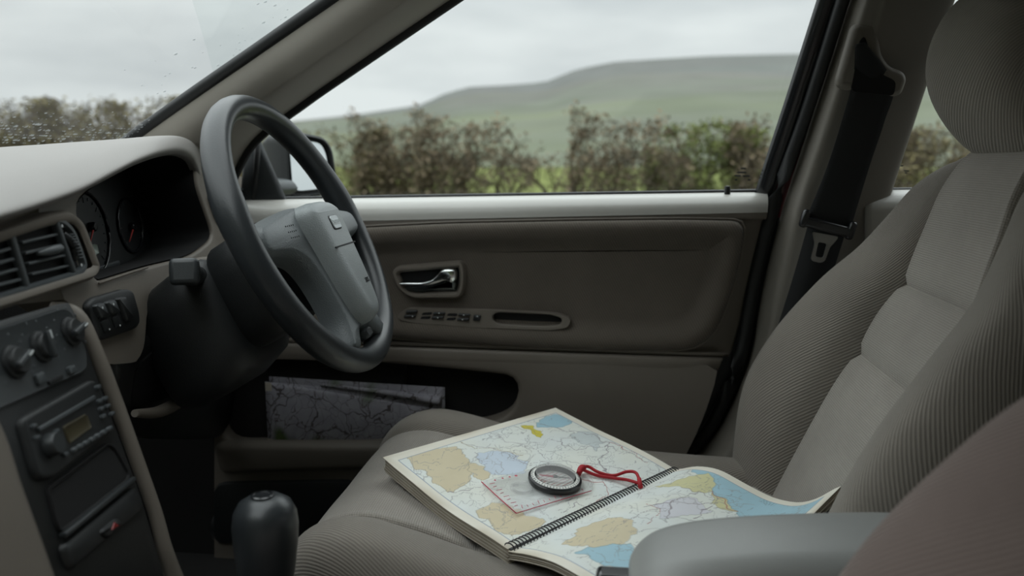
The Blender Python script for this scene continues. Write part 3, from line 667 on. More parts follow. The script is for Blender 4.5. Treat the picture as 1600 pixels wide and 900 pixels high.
# rocker switch block right of the stack
sb = pillow('switch_block', fp, [(127, 477), (136, 466), (188, 451), (200, 455), (209, 488), (211, 506), (204, 515), (150, 534), (143, 530)], [(0, -.002), (.0008, .006), (.003, .0075)], 'black_plastic', dash, r=6, n=70)
for i, q in enumerate(([(132, 478), (147, 473), (157, 496), (142, 501)], [(150, 473), (165, 468), (174, 490), (160, 495)], [(168, 467), (182, 463), (196, 500), (184, 505)])):
    pillow('rocker_switch', fp, q, [(0, .005), (.0007, .0105), (.003, .0125)], 'grey_plastic' if i < 2 else 'black_plastic', sb, r=3, n=28)
    cx, cy = np.mean(q, axis=0)
    if i < 2:
        lathe('switch_mark', fp.px(cx - 2, cy - 4, .0127), fn, [(.0017, 0), (.0014, .0004)], 'white_print', sb, seg=8)
        pillow('switch_foot', fp, [(q[3][0] + 2, q[3][1] + 2), (q[2][0] - 1, q[2][1] + 2), (q[2][0] + 7, q[2][1] + 19), (q[3][0] + 9, q[3][1] + 21)], [(0, .005), (.0008, .009), (.002, .0095)], 'black_plastic', sb, r=3, n=24)
        lathe('switch_lamp', fp.px(q[2][0] + 1, q[2][1] + 20, .0096), fn, [(.0013, 0), (.001, .0004)], 'white_print', sb, seg=8)
# knee panel under the column, curved storage lip, lower cover
kp = Plane(V3(-.60, .95, .75), unit(V3(1, .12, -.25)), V3(0, 1, 0))
pillow('knee_panel', kp, [(168, 560), (230, 520), (420, 470), (440, 640), (330, 690), (210, 690), (185, 640)], [(0, -.03), (.004, 0), (.012, .004)], 'black_plastic', dash, r=16, n=60)
tube('tray_lip', [kp.px(186, 640, .02), kp.px(215, 636, .028), kp.px(250, 618, .03), kp.px(285, 592, .028), kp.px(350, 566, .02)], [.005, .008, .009, .008, .006], 'beige_plastic', dash, smoothn=30, seg=12)
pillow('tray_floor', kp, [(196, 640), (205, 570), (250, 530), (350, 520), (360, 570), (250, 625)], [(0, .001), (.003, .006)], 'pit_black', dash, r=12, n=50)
tube('bonnet_release', [kp.px(236, 534, .05), kp.px(262, 545, .055), kp.px(300, 536, .055), kp.px(316, 526, .05)], [.006, .009, .009, .006], 'grey_plastic', dash, smoothn=20, seg=12)

# ------------------------------------------------------------------ centre console (stack)
con = thing('centre_console', (-.45, .72, .25), 'tall black centre console with climate knobs and radio left of the gear lever', 'console')
sn = unit(V3(1, .162, .312)); sp = Plane(V3(-.559, .78, .848), sn, V3(0, 1, 0))
pillow('console_face', sp, [(-130, 560), (0, 500), (104, 470), (118, 500), (165, 635), (215, 770), (255, 905), (80, 960), (-130, 1060)], [(0, -.03), (.001, .002), (.004, .004)], 'black_plastic', con, r=8, n=80)
def strip(name, pts, w0, par, mat, rad):
    tube(name, [sp.px(x, y, h) for x, y, h in pts], rad, mat, par, smoothn=40, seg=14)
tube('console_edge', [sp.px(112, 470, -.022), sp.px(120, 492, .000), sp.px(142, 555, .006), sp.px(170, 625, .006), sp.px(202, 712, .006), sp.px(233, 800, .006), sp.px(252, 860, .004), sp.px(276, 915, .0)], [.006, .0075, .0078, .0075, .0072, .0072, .008, .010], 'beige_plastic', con, smoothn=50, seg=14)
rows = [[sp.px(x, y, h) for x, y in ((-60, 640), (2, 690), (30, 770), (62, 860), (90, 930))] for h in (.012,)]
e_ = [sp.px(x, y, .014) for x, y in ((-62, 610), (-24, 684), (2, 762), (34, 850), (66, 940))]
loft_obj('console_cheek', [[p + V3(.0, 0, 0) for p in e_], [p + V3(.012, -.012, 0) for p in e_], [p + V3(.012, -.05, 0) for p in e_], [p + V3(0, -.16, -.01) for p in e_]], 'beige_plastic', con, nr=16, nc=30)
cp = pillow('climate_panel', sp, [(-130, 556), (0, 510), (88, 482), (102, 490), (126, 556), (126, 580), (118, 588), (0, 640), (-130, 700)], [(0, 0), (.0008, .006), (.0025, .008), (.004, .0075)], 'grey_plastic', con, r=9, n=90)
for i, (x, y) in enumerate(((52, 546), (99, 522), (8, 570))):
    k_ = lathe('climate_knob', sp.px(x, y, .008), sn, [(.0155, 0), (.015, .002), (.0125, .003), (.012, .007), (.011, .008)], 'black_plastic', cp, seg=32)
    ang = (1.45, .25, .35)[i]; d = sp.e1 * math.cos(ang) + sp.e2 * math.sin(ang); s = np.cross(sn, d)
    box('knob_grip', sp.px(x, y, .008) + sn * .009, (.026, .0065, .007), 'grey_plastic', k_, bevel=.002, e=(d, s, sn))
    box('knob_pointer', sp.px(x, y, .008) + sn * .0126 + d * .009, (.008, .0018, .0006), 'white_print', k_, bevel=0, e=(d, s, sn))
rnd = random.Random(2)
for cx, cy in ((52, 546), (99, 522), (8, 570)):
    a0, b0 = sp.ab(cx, cy)
    for t in np.linspace(-.6, math.pi + .6, 8): lathe('dial_mark', sp.pt(a0 + .0255 * math.cos(t), b0 + .0255 * math.sin(t), .0076), sn, [(.0016, 0), (.0012, .0003)], 'vent_grey', cp, seg=6)
for q in ([(38, 590), (52, 584), (58, 602), (45, 608)], [(90, 578), (101, 573), (106, 586), (95, 591)]):
    pillow('climate_button', sp, q, [(0, .006), (.0008, .0105), (.002, .011)], 'vent_grey', cp, r=3, n=24)
bar('slider_slot', sp, (62, 603), (84, 592), .004, .003, 'pit_black', cp, h0=.007)
# radio
ra = pillow('car_radio', sp, [(16, 658), (130, 596), (138, 600), (164, 668), (162, 680), (70, 752), (48, 756), (40, 746)], [(0, 0), (.0008, .008), (.003, .0105), (.005, .0105)], 'black_plastic', con, r=6, n=80)
bar('cassette_slot', sp, (40, 678), (130, 626), .004, .003, 'vent_grey', ra, h0=.0105)
pillow('radio_display', sp, [(80, 672), (118, 651), (127, 674), (90, 700)], [(0, .0105), (.001, .012), (.002, .0115)], 'lcd_amber', ra, r=2, n=28)
kn = lathe('volume_knob', sp.px(59, 702, .0105), sn, [(.011, 0), (.0105, .008), (.009, .010)], 'grey_plastic', ra, seg=28)
for x, y in ((32, 672), (37, 690), (68, 680), (72, 694), (76, 706), (135, 610), (138, 632), (146, 628), (140, 644), (150, 640), (143, 656), (157, 652), (82, 716)):
    pillow('radio_button', sp, [(x - 4, y - 2), (x + 3, y - 5), (x + 5, y + 2), (x - 2, y + 5)], [(0, .009), (.0005, .0135), (.0015, .014)], 'vent_grey', ra, r=2, n=16)
for k in range(7):
    x, y = 96 + 9.5 * k, 708 - 5.6 * k
    pillow('preset_button', sp, [(x - 4, y - 1), (x + 3, y - 5), (x + 6, y + 3), (x - 1, y + 7)], [(0, .009), (.0005, .0132), (.0012, .0138)], 'vent_grey', ra, r=2, n=16)
# storage slot, lid and hazard switch
pillow('storage_slot', sp, [(62, 765), (160, 692), (172, 700), (196, 742), (194, 755), (88, 838), (80, 830)], [(0, .003), (.001, .007), (.003, .0068), (.004, .0045)], 'pit_black', con, r=6, n=60)
bar('tray_edge', sp, (84, 842), (196, 752), .005, .008, 'grey_plastic', con, h0=.004)
pillow('ashtray_lid', sp, [(82, 856), (198, 762), (212, 790), (214, 800), (100, 895), (94, 888)], [(0, .002), (.001, .008), (.004, .010)], 'black_plastic', con, r=6, n=60)
hz = pillow('hazard_switch', sp, [(136, 836), (165, 812), (176, 826), (150, 850)], [(0, .008), (.001, .012), (.004, .0135)], 'black_plastic', con, r=7, n=40)
pillow('hazard_mark', sp, [(152, 836), (157, 822), (166, 828)], [(0, .0135), (.0008, .0145)], 'hazard_red', hz, r=1.5, n=24)
box('lower_bin', (-.44, .70, .42), (.10, .20, .20), 'pit_black', con, bevel=.01)

# ------------------------------------------------------------------ steering wheel and column
WC = V3(-.415, 1.08, .900); TIL = math.radians(26.2)
wn = V3(math.cos(TIL), 0, math.sin(TIL)); wu = V3(0, 1, 0); wv = V3(-math.sin(TIL), 0, math.cos(TIL))
def W(u, v, h): return WC + wu * u + wv * v + wn * h
sw = thing('steering_wheel', WC, 'black leather steering wheel with padded airbag centre', 'steering wheel')
RR = .1892
rings = []
for t in np.linspace(0, 2 * math.pi, 120, endpoint=False):
    r = .0172 + .0014 * math.exp(-((math.sin(t) - .25) / .16) ** 2) + .0008 * math.exp(-((math.sin(t) + .8) / .1) ** 2)
    c = W(RR * math.cos(t), RR * math.sin(t), 0); er = wu * math.cos(t) + wv * math.sin(t)
    rings.append([c + er * r * .95 * math.cos(a) + wn * r * 1.08 * math.sin(a) for a in np.linspace(0, 2 * math.pi, 18, endpoint=False)])
V = [p for r in rings for p in r] ; F = []
for i in range(120):
    for j in range(18): F.append((i * 18 + j, i * 18 + (j + 1) % 18, ((i + 1) % 120) * 18 + (j + 1) % 18, ((i + 1) % 120) * 18 + j))
mesh('rim', V, F, 'wheel_leather', sw)
wp = Plane(WC, wn, wu)
half = [(.04, .040), (.090, .034), (.135, .026), (.176, .022), (.178, -.022), (.140, -.022), (.105, -.026), (.080, -.036), (.066, -.060), (.060, -.095), (.060, -.128), (.072, -.152), (.078, -.166), (.044, -.178), (.034, -.158), (.020, -.150)]
pad = half + [(-u, v) for u, v in reversed(half)]
pd = pillow('airbag_pad', wp, pad, [(0, -.018), (.001, .000), (.0035, .008), (.007, .0135), (.010, .016)], 'wheel_pad', sw, r=.022, n=180, px=False, sm=1)
cpad = [(-.056, .026), (-.03, .036), (.03, .036), (.056, .026), (.056, .004), (.050, -.03), (.042, -.09), (.026, -.146), (-.026, -.146), (-.042, -.09), (-.050, -.03), (-.056, .004)]
pillow('centre_cover', wp, cpad, [(0, .008), (.001, .024), (.003, .031), (.007, .037), (.012, .040), (.017, .042)], 'pad_cover', sw, r=.024, n=110, px=False, sm=1)
for sgn in (-1, 1):
    for r_ in range(3):
        for c_ in range(5): lathe('horn_dot', W(sgn * (.074 + .006 * c_), .012 - .008 * r_, .0158), wn, [(.0011, 0), (.0009, .0008)], 'pit_black', sw, seg=6)
badge = pillow('badge', wp, [(-.017, -.014), (.017, -.014), (.017, .009), (-.017, .009)], [(0, .040), (.0008, .0425), (.002, .0432)], 'black_plastic', sw, r=.006, n=40, px=False)
bt = pillow('badge_tile', wp, [(-.0145, -.012), (.0145, -.012), (.0145, .007), (-.0145, .007)], [(0, .043), (.0006, .0440)], 'badge_silver', badge, r=.005, n=36, px=False)
pillow('badge_band', wp, [(-.0135, -.0065), (.0135, -.0065), (.0135, .0015), (-.0135, .0015)], [(0, .0438), (.0004, .0444)], 'white_print', badge, r=.001, n=20, px=False)
text_mesh('badge_lettering', 'VOLVO', W(0, -.0025, .0446), wu, wv, .0072, 'badge_silver', badge, .0003)
box('pad_seam', W(0, -.036, .0415), (.082, .0022, .0018), 'pit_black', sw, bevel=.0004, e=(wu, wv, wn))
text_mesh('pad_lettering', 'SRS', W(.012, -.092, .0424), wu, wv, .010, 'pit_black', sw, .0003)
pillow('lower_trim_cap', wp, [(-.012, -.166), (.012, -.166), (.016, -.150), (-.016, -.150)], [(0, -.01), (.001, .012), (.004, .016)], 'grey_plastic', sw, r=.005, n=30, px=False)

col = thing('steering_column', WC - wn * .25, 'black steering column shroud behind the wheel', 'steering column')
def rr_ring(h, u0, v0, wu_, wv_, r):
    return [W(u0 + a, v0 + b, h) for a, b in rrect(wu_, wv_, r, 6)]
rings_obj('column_shroud', [rr_ring(-.030, 0, -.030, .11, .11, .045), rr_ring(-.035, 0, -.030, .135, .135, .05), rr_ring(-.07, 0, -.033, .15, .150, .05), rr_ring(-.115, 0, -.038, .155, .150, .05), rr_ring(-.125, 0, -.040, .145, .140, .05), rr_ring(-.126, 0, -.04, .10, .10, .03)], 'black_plastic', col, autosmooth=50)
rings_obj('switch_housing', [rr_ring(-.115, -.01, -.045, .14, .13, .04), rr_ring(-.125, -.01, -.05, .17, .16, .045), rr_ring(-.17, -.015, -.06, .185, .175, .045), rr_ring(-.215, -.015, -.065, .175, .17, .045), rr_ring(-.245, -.01, -.07, .15, .15, .04)], 'black_plastic', col, autosmooth=50)
S0 = W(-.085, .012, -.130)
tube('column_stalk', [S0, S0 + V3(.012, -.03, .002), S0 + V3(.024, -.06, .010), S0 + V3(.030, -.078, .014)], [.015, .016, .018, .0185], 'black_plastic', col, smoothn=16, seg=16, flat=.8)
E_ = S0 + V3(.030, -.078, .014); dd = unit(V3(.35, -.9, .25)); a_, b_ = frame_of(dd)
box('stalk_tip', E_ + dd * .005, (.016, .034, .032), 'grey_plastic', col, bevel=.006, e=(dd, a_, b_))
tube('ignition_barrel', [W(-.02, .01, -.118), W(-.06, .022, -.135), W(-.075, .020, -.150)], [.012, .012, .008], 'beige_plastic', col, smoothn=12, seg=12)

# ------------------------------------------------------------------ gear lever
gc = PY(412, 905, .74)
gl = thing('gear_lever', (gc[0], gc[1], .46), 'glossy black leather gear knob beside the driver seat', 'gear lever')
gx, gy = gc[0] + .003, .74
lathe('gear_knob', (gx, gy, .558), V3(.02, 0, 1), [(.016, -.02), (.022, 0), (.028, .03), (.0315, .06), (.0325, .080), (.031, .093), (.026, .103), (.017, .109), (.006, .111), (.0005, .1112)], 'wheel_leather', gl, seg=48, autosmooth=80)
lathe('knob_emblem', (gx, gy, .6688), V3(.02, 0, 1), [(.0115, 0), (.0115, .001), (.0095, .0016), (.009, .0006)], 'gloss_black', gl, seg=32)
lathe('gear_boot', (gx, gy, .445), V3(0, 0, 1), [(.075, 0), (.06, .02), (.045, .05), (.030, .08), (.022, .105), (.017, .12)], 'carpet', gl, seg=40, autosmooth=80)
# ------------------------------------------------------------------ driver seat
CENTRE = [(.232, .44), (.262, .512), (.300, .600), (.336, .680), (.378, .765), (.416, .835), (.438, .90), (.456, .96), (.482, 1.004), (.512, 1.018)]
BOL = [.030, .060, .088, .088, .072, .052, .030, .010, -.012, -.03]         # how far the bolsters stand forward
BOLN = [.03, .048, .060, .058, .042, .030, .022, .008, -.012, -.03]
HALF = [.255, .265, .275, .275, .265, .252, .236, .215, .185, .160]         # half width
SEAM = [.125, .125, .124, .122, .120, .118, .114, .106, .095, .085]
def seat_thing(name, dx, dy, label, cat='car seat'):
    return thing(name, (.05 + dx, 1.095 + dy, .27), label, cat)
def seat_back(par, dx, dy, fab, rib, near_full=False):
    cy = 1.095 + dy; N = 60
    C = cr1(CENTRE, N) + np.array([dx, 0]); bo = cr1([(b,) for b in BOL], N)[:, 0]; bon = cr1([(b,) for b in BOLN], N)[:, 0]; ha = cr1([(b,) for b in HALF], N)[:, 0]; se = cr1([(b,) for b in SEAM], N)[:, 0]
    T = np.gradient(C, axis=0); T /= np.linalg.norm(T, axis=1, keepdims=True)
    Nn = np.c_[-T[:, 1], T[:, 0]]
    def P(i, y, d): return V3(C[i, 0] + Nn[i, 0] * d, cy + y, C[i, 1] + Nn[i, 1] * d)
    for s in (-1, 1):
        rows = []
        for i in range(N):
            b, h, q = (bo if s > 0 or near_full else bon)[i], ha[i], se[i]
            ed = 0.012 * (1 - abs(2 * i / (N - 1) - 1) ** 6)
            rows.append([P(i, s * q, -.012), P(i, s * (q + .003), .000), P(i, s * (q + .022), b * .42 + .006), P(i, s * (q + (h - q) * .50), b * .85 + .006), P(i, s * (q + (h - q) * .78), b + .002), P(i, s * (h - .010), b * .80 - .008), P(i, s * h, b * .35 - .030), P(i, s * (h - .004), -.075), P(i, s * (h - .03), -.105)])
        loft_obj('back_bolster', rows, rib, par, nr=N, nc=36)
    cuts = [0, 30, 41, N - 1]   # stitched cross seams
    zs = C[:, 1]
    i1 = int(np.argmin(abs(zs - .722))); i2 = int(np.argmin(abs(zs - .826))); cuts = [0, i1, i2, N - 1]
    for a, b in zip(cuts[:-1], cuts[1:]):
        rows = []
        idx = list(range(a, b + 1))
        for k, i in enumerate(idx):
            ev = min(k, len(idx) - 1 - k); puff = .007 * (1 - math.exp(-ev / 1.6)) if ev else -.005
            if a == 0 and k < 3: puff = .006
            if b == N - 1 and k > len(idx) - 4: puff = .006
            rows.append([P(i, y * se[i], (-.008 if abs(y) > .995 else puff + .004 * (1 - y * y)) + .012 * y * y * 0) for y in (-1, -.97, -.85, -.5, 0, .5, .85, .97, 1)])
        loft_obj('back_panel', rows, fab, par, nr=len(rows), nc=40)
    # rear shell
    rows = []
    for i in range(N): rows.append([P(i, -ha[i] + .03, -.10), P(i, -ha[i] * .6, -.118), P(i, 0, -.122), P(i, ha[i] * .6, -.118), P(i, ha[i] - .03, -.10)])
    loft_obj('back_shell', rows, 'seat_rib_fabric', par, nr=N, nc=14)
    top = [P(N - 1, y * ha[-1], d) for y, d in ((-1, -.03), (-.8, .0), (-.4, .004), (0, .004), (.4, .004), (.8, 0), (1, -.03))]
    bck = [P(N - 1, y * ha[-1], -.105) + V3(.0, 0, -.012) for y in (-.9, -.8, -.4, 0, .4, .8, .9)]
    mid = [(a + b) / 2 + V3(.0, 0, .020) for a, b in zip(top, bck)]
    loft_obj('back_top', [top, mid, bck], rib, par, nr=14, nc=30)
def headrest(par, dx, dy, fab):
    cy = 1.105 + dy
    prof = [(.010, .999), (-.030, 1.03), (-.060, 1.075), (-.072, 1.12), (-.066, 1.165), (-.044, 1.205), (0, 1.228), (.05, 1.215)]
    rows = []
    for k, w in ((-1, 0), (-.96, .45), (-.82, .8), (-.5, .97), (0, 1), (.5, .97), (.82, .8), (.96, .45), (1, 0)):
        c = np.array([.52, 1.11]); half = .132
        ring = [c + (np.array(p) - np.array([.02, 1.11]) + np.array([.0, 0])) * (0.25 + .75 * w) for p in prof + [(.085, 1.17), (.09, 1.09), (.06, 1.01)]]
        rows.append([V3(x + dx - .02, cy + k * half, z) for x, z in ring] )
    R = [cr1(r, 44, closed=True) for r in rows]
    S_ = [cr1([R[j][c] for j in range(len(R))], 30) for c in range(44)]; R2 = [[S_[c][i] for c in range(44)] for i in range(30)]
    hr_ = rings_obj('headrest', R2, fab, par, recalc=False)
    at_ = hr_.data.attributes.new('cloth', 'FLOAT_VECTOR', 'POINT')
    at_.data.foreach_set('vector', np.array([(i * .28 / 30, c * .68 / 44, 0) for i in range(30) for c in range(44)], dtype=np.float32).ravel())
    for s in (-1, 1): tube('headrest_post', [(.535 + dx, cy + s * .05, .95), (.53 + dx, cy + s * .05, 1.06)], .006, 'steel', par, seg=10)
def cushion(par, dx, dy, fab, rib):
    cy = 1.085 + dy
    # x, z of the middle panel from the back to the front and round the nose
    prof = [(.30, .490), (.20, .495), (.08, .500), (-.04, .509), (-.15, .529), (-.24, .553), (-.30, .563), (-.345, .553), (-.372, .530), (-.385, .495), (-.384, .44), (-.372, .38)]
    pr = cr1(prof, 60); T = np.gradient(pr, axis=0); T /= np.linalg.norm(T, axis=1, keepdims=True); Nn = np.c_[T[:, 1], -T[:, 0]]
    if Nn[5, 1] < 0: Nn = -Nn
    def P(i, y, d):
        sx = -.03 * max(0, abs(y) - .12) / .15 * (i / 59.0) * -1   # nose draws back towards the sides
        return V3(pr[i, 0] + dx + Nn[i, 0] * d + sx * 1.2, cy + y, pr[i, 1] + Nn[i, 1] * d)
    cuts = [0, 22, 59]
    for a, b in zip(cuts[:-1], cuts[1:]):
        rows = []; idx = list(range(a, b + 1))
        for k, i in enumerate(idx):
            ev = min(k, len(idx) - 1 - k); puff = .006 * (1 - math.exp(-ev / 1.6)) if ev else -.005
            if (a == 0 and k < 2) or (b == 59 and k > len(idx) - 3): puff = .006
            rows.append([P(i, y * .165, -.010 if abs(y) > .995 else puff - .012 * (1 - y * y) * (1 - i / 59.0)) for y in (-1, -.97, -.85, -.5, 0, .5, .85, .97, 1)])
        loft_obj('seat_panel', rows, fab, par, nr=len(rows), nc=40)
    for s in (-1, 1):
        rows = []
        for i in range(60):
            t = i / 59.0; b = .026 * (1 - .35 * t) if s > 0 else .010 + .012 * min(1, max(0, (t - .35) / .25))
            rows.append([P(i, s * .164, -.014), P(i, s * .168, 0), P(i, s * .185, b * .75), P(i, s * .215, b), P(i, s * .245, b * .7), P(i, s * .262, -.012), P(i, s * .268, -.05), P(i, s * .262, -.11), P(i, s * .25, -.16 + .06 * t)])
        loft_obj('cushion_bolster', rows, rib, par, nr=60, nc=34)
    rows = [[V3(x + dx, cy + y, z) for y in (-.24, 0, .24)] for x, z in ((-.36, .38), (-.2, .33), (.3, .33))]
    loft_obj('seat_base', rows, 'black_plastic', par, nr=8, nc=8)
    for s in (-1, 1): box('seat_rail', (.0 + dx, cy + s * .2, .292), (.5, .03, .085), 'black_plastic', par)
ds = seat_thing('driver_seat', 0, 0, 'grey-brown corduroy driver seat holding the open road atlas')
cushion(ds, 0, 0, 'seat_fabric', 'seat_rib_fabric'); seat_back(ds, 0, 0, 'seat_fabric', 'seat_rib_fabric'); headrest(ds, 0, 0, 'seat_rib_fabric')
PDX, PDY = -.07, -.745
ps = seat_thing('passenger_seat', PDX, PDY, 'brown passenger seat back in the near right corner beside the armrest')
cushion(ps, PDX + .05, PDY, 'seat_fabric', 'seat_brown_fabric'); seat_back(ps, PDX, PDY, 'seat_fabric', 'seat_brown_fabric'); headrest(ps, PDX, PDY, 'seat_brown_fabric')

# ------------------------------------------------------------------ folding armrest between the seats
ar = thing('folding_armrest', (.20, .74, .46), 'grey vinyl centre armrest in front of the atlas', 'armrest')
rows = []
AX = [(.022, .592, .03), (.024, .610, .046), (.036, .627, .054), (.058, .639, .058), (.10, .649, .060), (.17, .658, .060), (.26, .665, .060), (.37, .668, .060)]
rings = []
for x, zt, hw in AX:
    zb = zt - .085 if x > .04 else .580 - (zt - .59) * .6
    r = round_poly([(-hw, zb), (hw, zb), (hw, zt), (-hw, zt)], .026, 7)
    rings.append([V3(x, .738 + a, b + (.004 * (1 - (a / hw) ** 2) if b > zt - .02 else 0)) for a, b in r])
n = len(rings[0]); S_ = [cr1([rings[k][j] for k in range(len(rings))], 40) for j in range(n)]; RR_ = [[S_[j][i] for j in range(n)] for i in range(40)]
rings_obj('arm_pad', RR_, 'armrest_vinyl', ar, autosmooth=60)
box('arm_bracket', (.26, .738, .53), (.16, .08, .13), 'black_plastic', ar, bevel=.01)
tube('arm_seam', [V3(x, .738 - hw - .0003, zt - .034) for x, zt, hw in AX[2:]], .0014, 'black_plastic', ar, smoothn=30, seg=6)
# buckle between the seat and the armrest
bk = thing('belt_buckle', (.06, .82, .46), 'dark seat belt buckle below the atlas beside the armrest', 'buckle')
box('buckle_body', PY(968, 928, .80), (.05, .028, .05), 'gloss_black', bk, bevel=.006)
box('buckle_stem', PY(973, 928, .80) + V3(.005, 0, -.065), (.03, .01, .09), 'black_plastic', bk, bevel=.002)

# ------------------------------------------------------------------ seat belt on the pillar
sbelt = thing('seat_belt', PY(1300, 350, 1.37), 'black driver seat belt hanging down the pillar with steel tongue', 'seat belt')
L_ = [(1336, 70), (1333, 122), (1318, 180), (1292, 262), (1256, 350)]; R_ = [(1352, 66), (1396, 130), (1382, 190), (1358, 262), (1329, 358)]
def yb(py): return ypil(py) - .066
loft_obj('webbing', [[PY(*p, yb(p[1])) for p in L_], [PY((a[0] + b[0]) / 2, (a[1] + b[1]) / 2, yb(a[1]) - .003) for a, b in zip(L_, R_)], [PY(*p, yb(p[1])) for p in R_]], 'belt_web', sbelt, nr=6, nc=30, solid=.0015)
L2 = [(1262, 352), (1240, 430), (1212, 520), (1190, 600)]; R2_ = [(1322, 360), (1300, 430), (1275, 520), (1255, 600)]
loft_obj('lower_webbing', [[PY(*p, 1.372) for p in L2], [PY(*p, 1.372) for p in R2_]], 'belt_web', sbelt, nr=3, nc=20, solid=.0015)
A = PY(1256, 345, 1.358); B = PY(1328, 364, 1.358); d = unit(B - A); s_ = unit(np.cross(V3(0, 1, 0), d))
tg = box('tongue_grip', (A + B) / 2, (np.linalg.norm(B - A) + .010, .014, .018), 'gloss_black', sbelt, bevel=.005, e=(d, V3(0, 1, 0), s_))
for P_ in (A, B): box('tongue_horn', P_ + s_ * .004 * (1 if s_[2] > 0 else -1), (.012, .016, .030), 'gloss_black', sbelt, bevel=.005, e=(d, V3(0, 1, 0), s_))
tp = Plane(PY(1285, 385, 1.356), (0, -1, 0.05))
plate_hole('tongue_plate', tp, [(1269, 362), (1311, 370), (1303, 380), (1297, 386), (1289, 408), (1282, 411), (1270, 408), (1267, 404), (1273, 380)], [(1279, 378), (1292, 381), (1286, 403), (1274, 401)], 'steel', sbelt, depth=.0025, rnd=.0006, ro=4, rh=3, nh=40, no=60)
# guide cover on the pillar
gpn = Plane(PY(1360, 90, ypil(90) - .053), unit(V3(0, -1, -.12)))
gd = thing('belt_guide', PY(1350, 100, ypil(90) - .05), 'beige belt height adjuster cover on the pillar above the belt', 'belt guide')
pillow('guide_cover', gpn, [(1331, 38), (1366, 34), (1374, 50), (1376, 84), (1390, 104), (1412, 112), (1417, 124), (1408, 148), (1396, 152), (1335, 140), (1322, 142), (1307, 136), (1306, 124)], [(0, -.006), (.0012, .002), (.0025, .004), (.006, .008), (.010, .009)], 'pillar_trim', gd, r=10, n=110)
pillow('guide_slot', gpn, [(1338, 66), (1348, 54), (1353, 68), (1360, 98), (1372, 114), (1398, 126), (1394, 150), (1326, 143), (1334, 100)], [(0, .008), (.001, .0105), (.003, .0100)], 'pit_black', gd, r=8, n=60)

# ------------------------------------------------------------------ folded map in the door pocket
def map_mat(name, paper, road, patches=None):
    m, nt, b = setup(name); L = nt.links.new
    t = nd(nt, 'ShaderNodeTexCoord')
    n0 = nd(nt, 'ShaderNodeTexNoise', i_Scale=9.0, i_Detail=4.0); L(t.outputs['Object'], n0.inputs['Vector'])
    wv_ = mixrgb(nt, 0.13, t.outputs['Object'], n0.outputs['Color'])
    green = nd(nt, 'ShaderNodeValToRGB'); n1 = nd(nt, 'ShaderNodeTexNoise', i_Scale=8.5, i_Detail=2.0); L(t.outputs['Object'], n1.inputs['Vector']); L(n1.outputs['Fac'], green.inputs[0])
    green.color_ramp.elements[0].position = .53; green.color_ramp.elements[1].position = .60
    c = mixrgb(nt, green.outputs[0], paper, (0.10, 0.15, 0.05))
    n3 = nd(nt, 'ShaderNodeTexNoise', i_Scale=60.0, i_Detail=3.0); L(t.outputs['Object'], n3.inputs['Vector'])
    c = mixrgb(nt, 1.0, c, mixrgb(nt, n3.outputs['Fac'], (.62, .62, .66), (1.1, 1.1, 1.1)), 'MULTIPLY')
    for sc, w0, colr in ((17.0, .014, road), (48.0, .016, tuple(x * 1.8 for x in road))):
        v = nd(nt, 'ShaderNodeTexVoronoi', i_Scale=sc); v.feature = 'DISTANCE_TO_EDGE'; L(wv_, v.inputs['Vector'])
        lt = nd(nt, 'ShaderNodeMath', operation='LESS_THAN'); L(v.outputs['Distance'], lt.inputs[0]); lt.inputs[1].default_value = w0
        ml = nd(nt, 'ShaderNodeMath', operation='MULTIPLY'); L(lt.outputs[0], ml.inputs[0]); ml.inputs[1].default_value = .85
        c = mixrgb(nt, ml.outputs[0], c, colr)
    L(c, b.inputs['Base Color']); b.inputs['Roughness'].default_value = .8
map_mat('folded_map_print', (0.40, 0.39, 0.43), (0.05, 0.04, 0.035))
fm = thing('folded_map', PY(550, 684, 1.39), 'folded paper road map tucked in the door pocket', 'map')
def sheet(name, tl, tr, br, bl, Y, bow, mat, par, thick=.0012):
    rows = []
    for v_ in np.linspace(0, 1, 5):
        r = []
        for u_ in np.linspace(0, 1, 8):
            a = np.array(tl) * (1 - u_) + np.array(tr) * u_; b_ = np.array(bl) * (1 - u_) + np.array(br) * u_
            p = a * (1 - v_) + b_ * v_; r.append(PY(p[0], p[1], Y - bow * math.sin(math.pi * u_) - .006 * v_ * (1 - v_) * 4))
        rows.append(r)
    return loft_obj(name, rows, mat, par, nr=14, nc=24, solid=thick)
sheet('back_fold', (421, 588), (695, 605), (697, 700), (424, 700), 1.413, .002, 'folded_map_print', fm)
sheet('middle_fold', (415, 597), (690, 617), (692, 700), (420, 700), 1.408, .003, 'folded_map_print', fm)
sheet('front_fold', (414, 596), (688, 640), (691, 700), (419, 700), 1.403, .004, 'folded_map_print', fm)
tube('fold_roll', [PY(500, 601, 1.403), PY(600, 613, 1.401), PY(689, 627, 1.399)], [.002, .005, .0085], 'folded_map_print', fm, smoothn=20, seg=14)
pillow('map_margin', Plane((0, 1.4005, .6), (0, -1, 0)), [(414, 596), (424, 597), (430, 700), (419, 700)], [(0, 0), (.0003, .0004)], 'page_paper', fm, r=1, n=20)

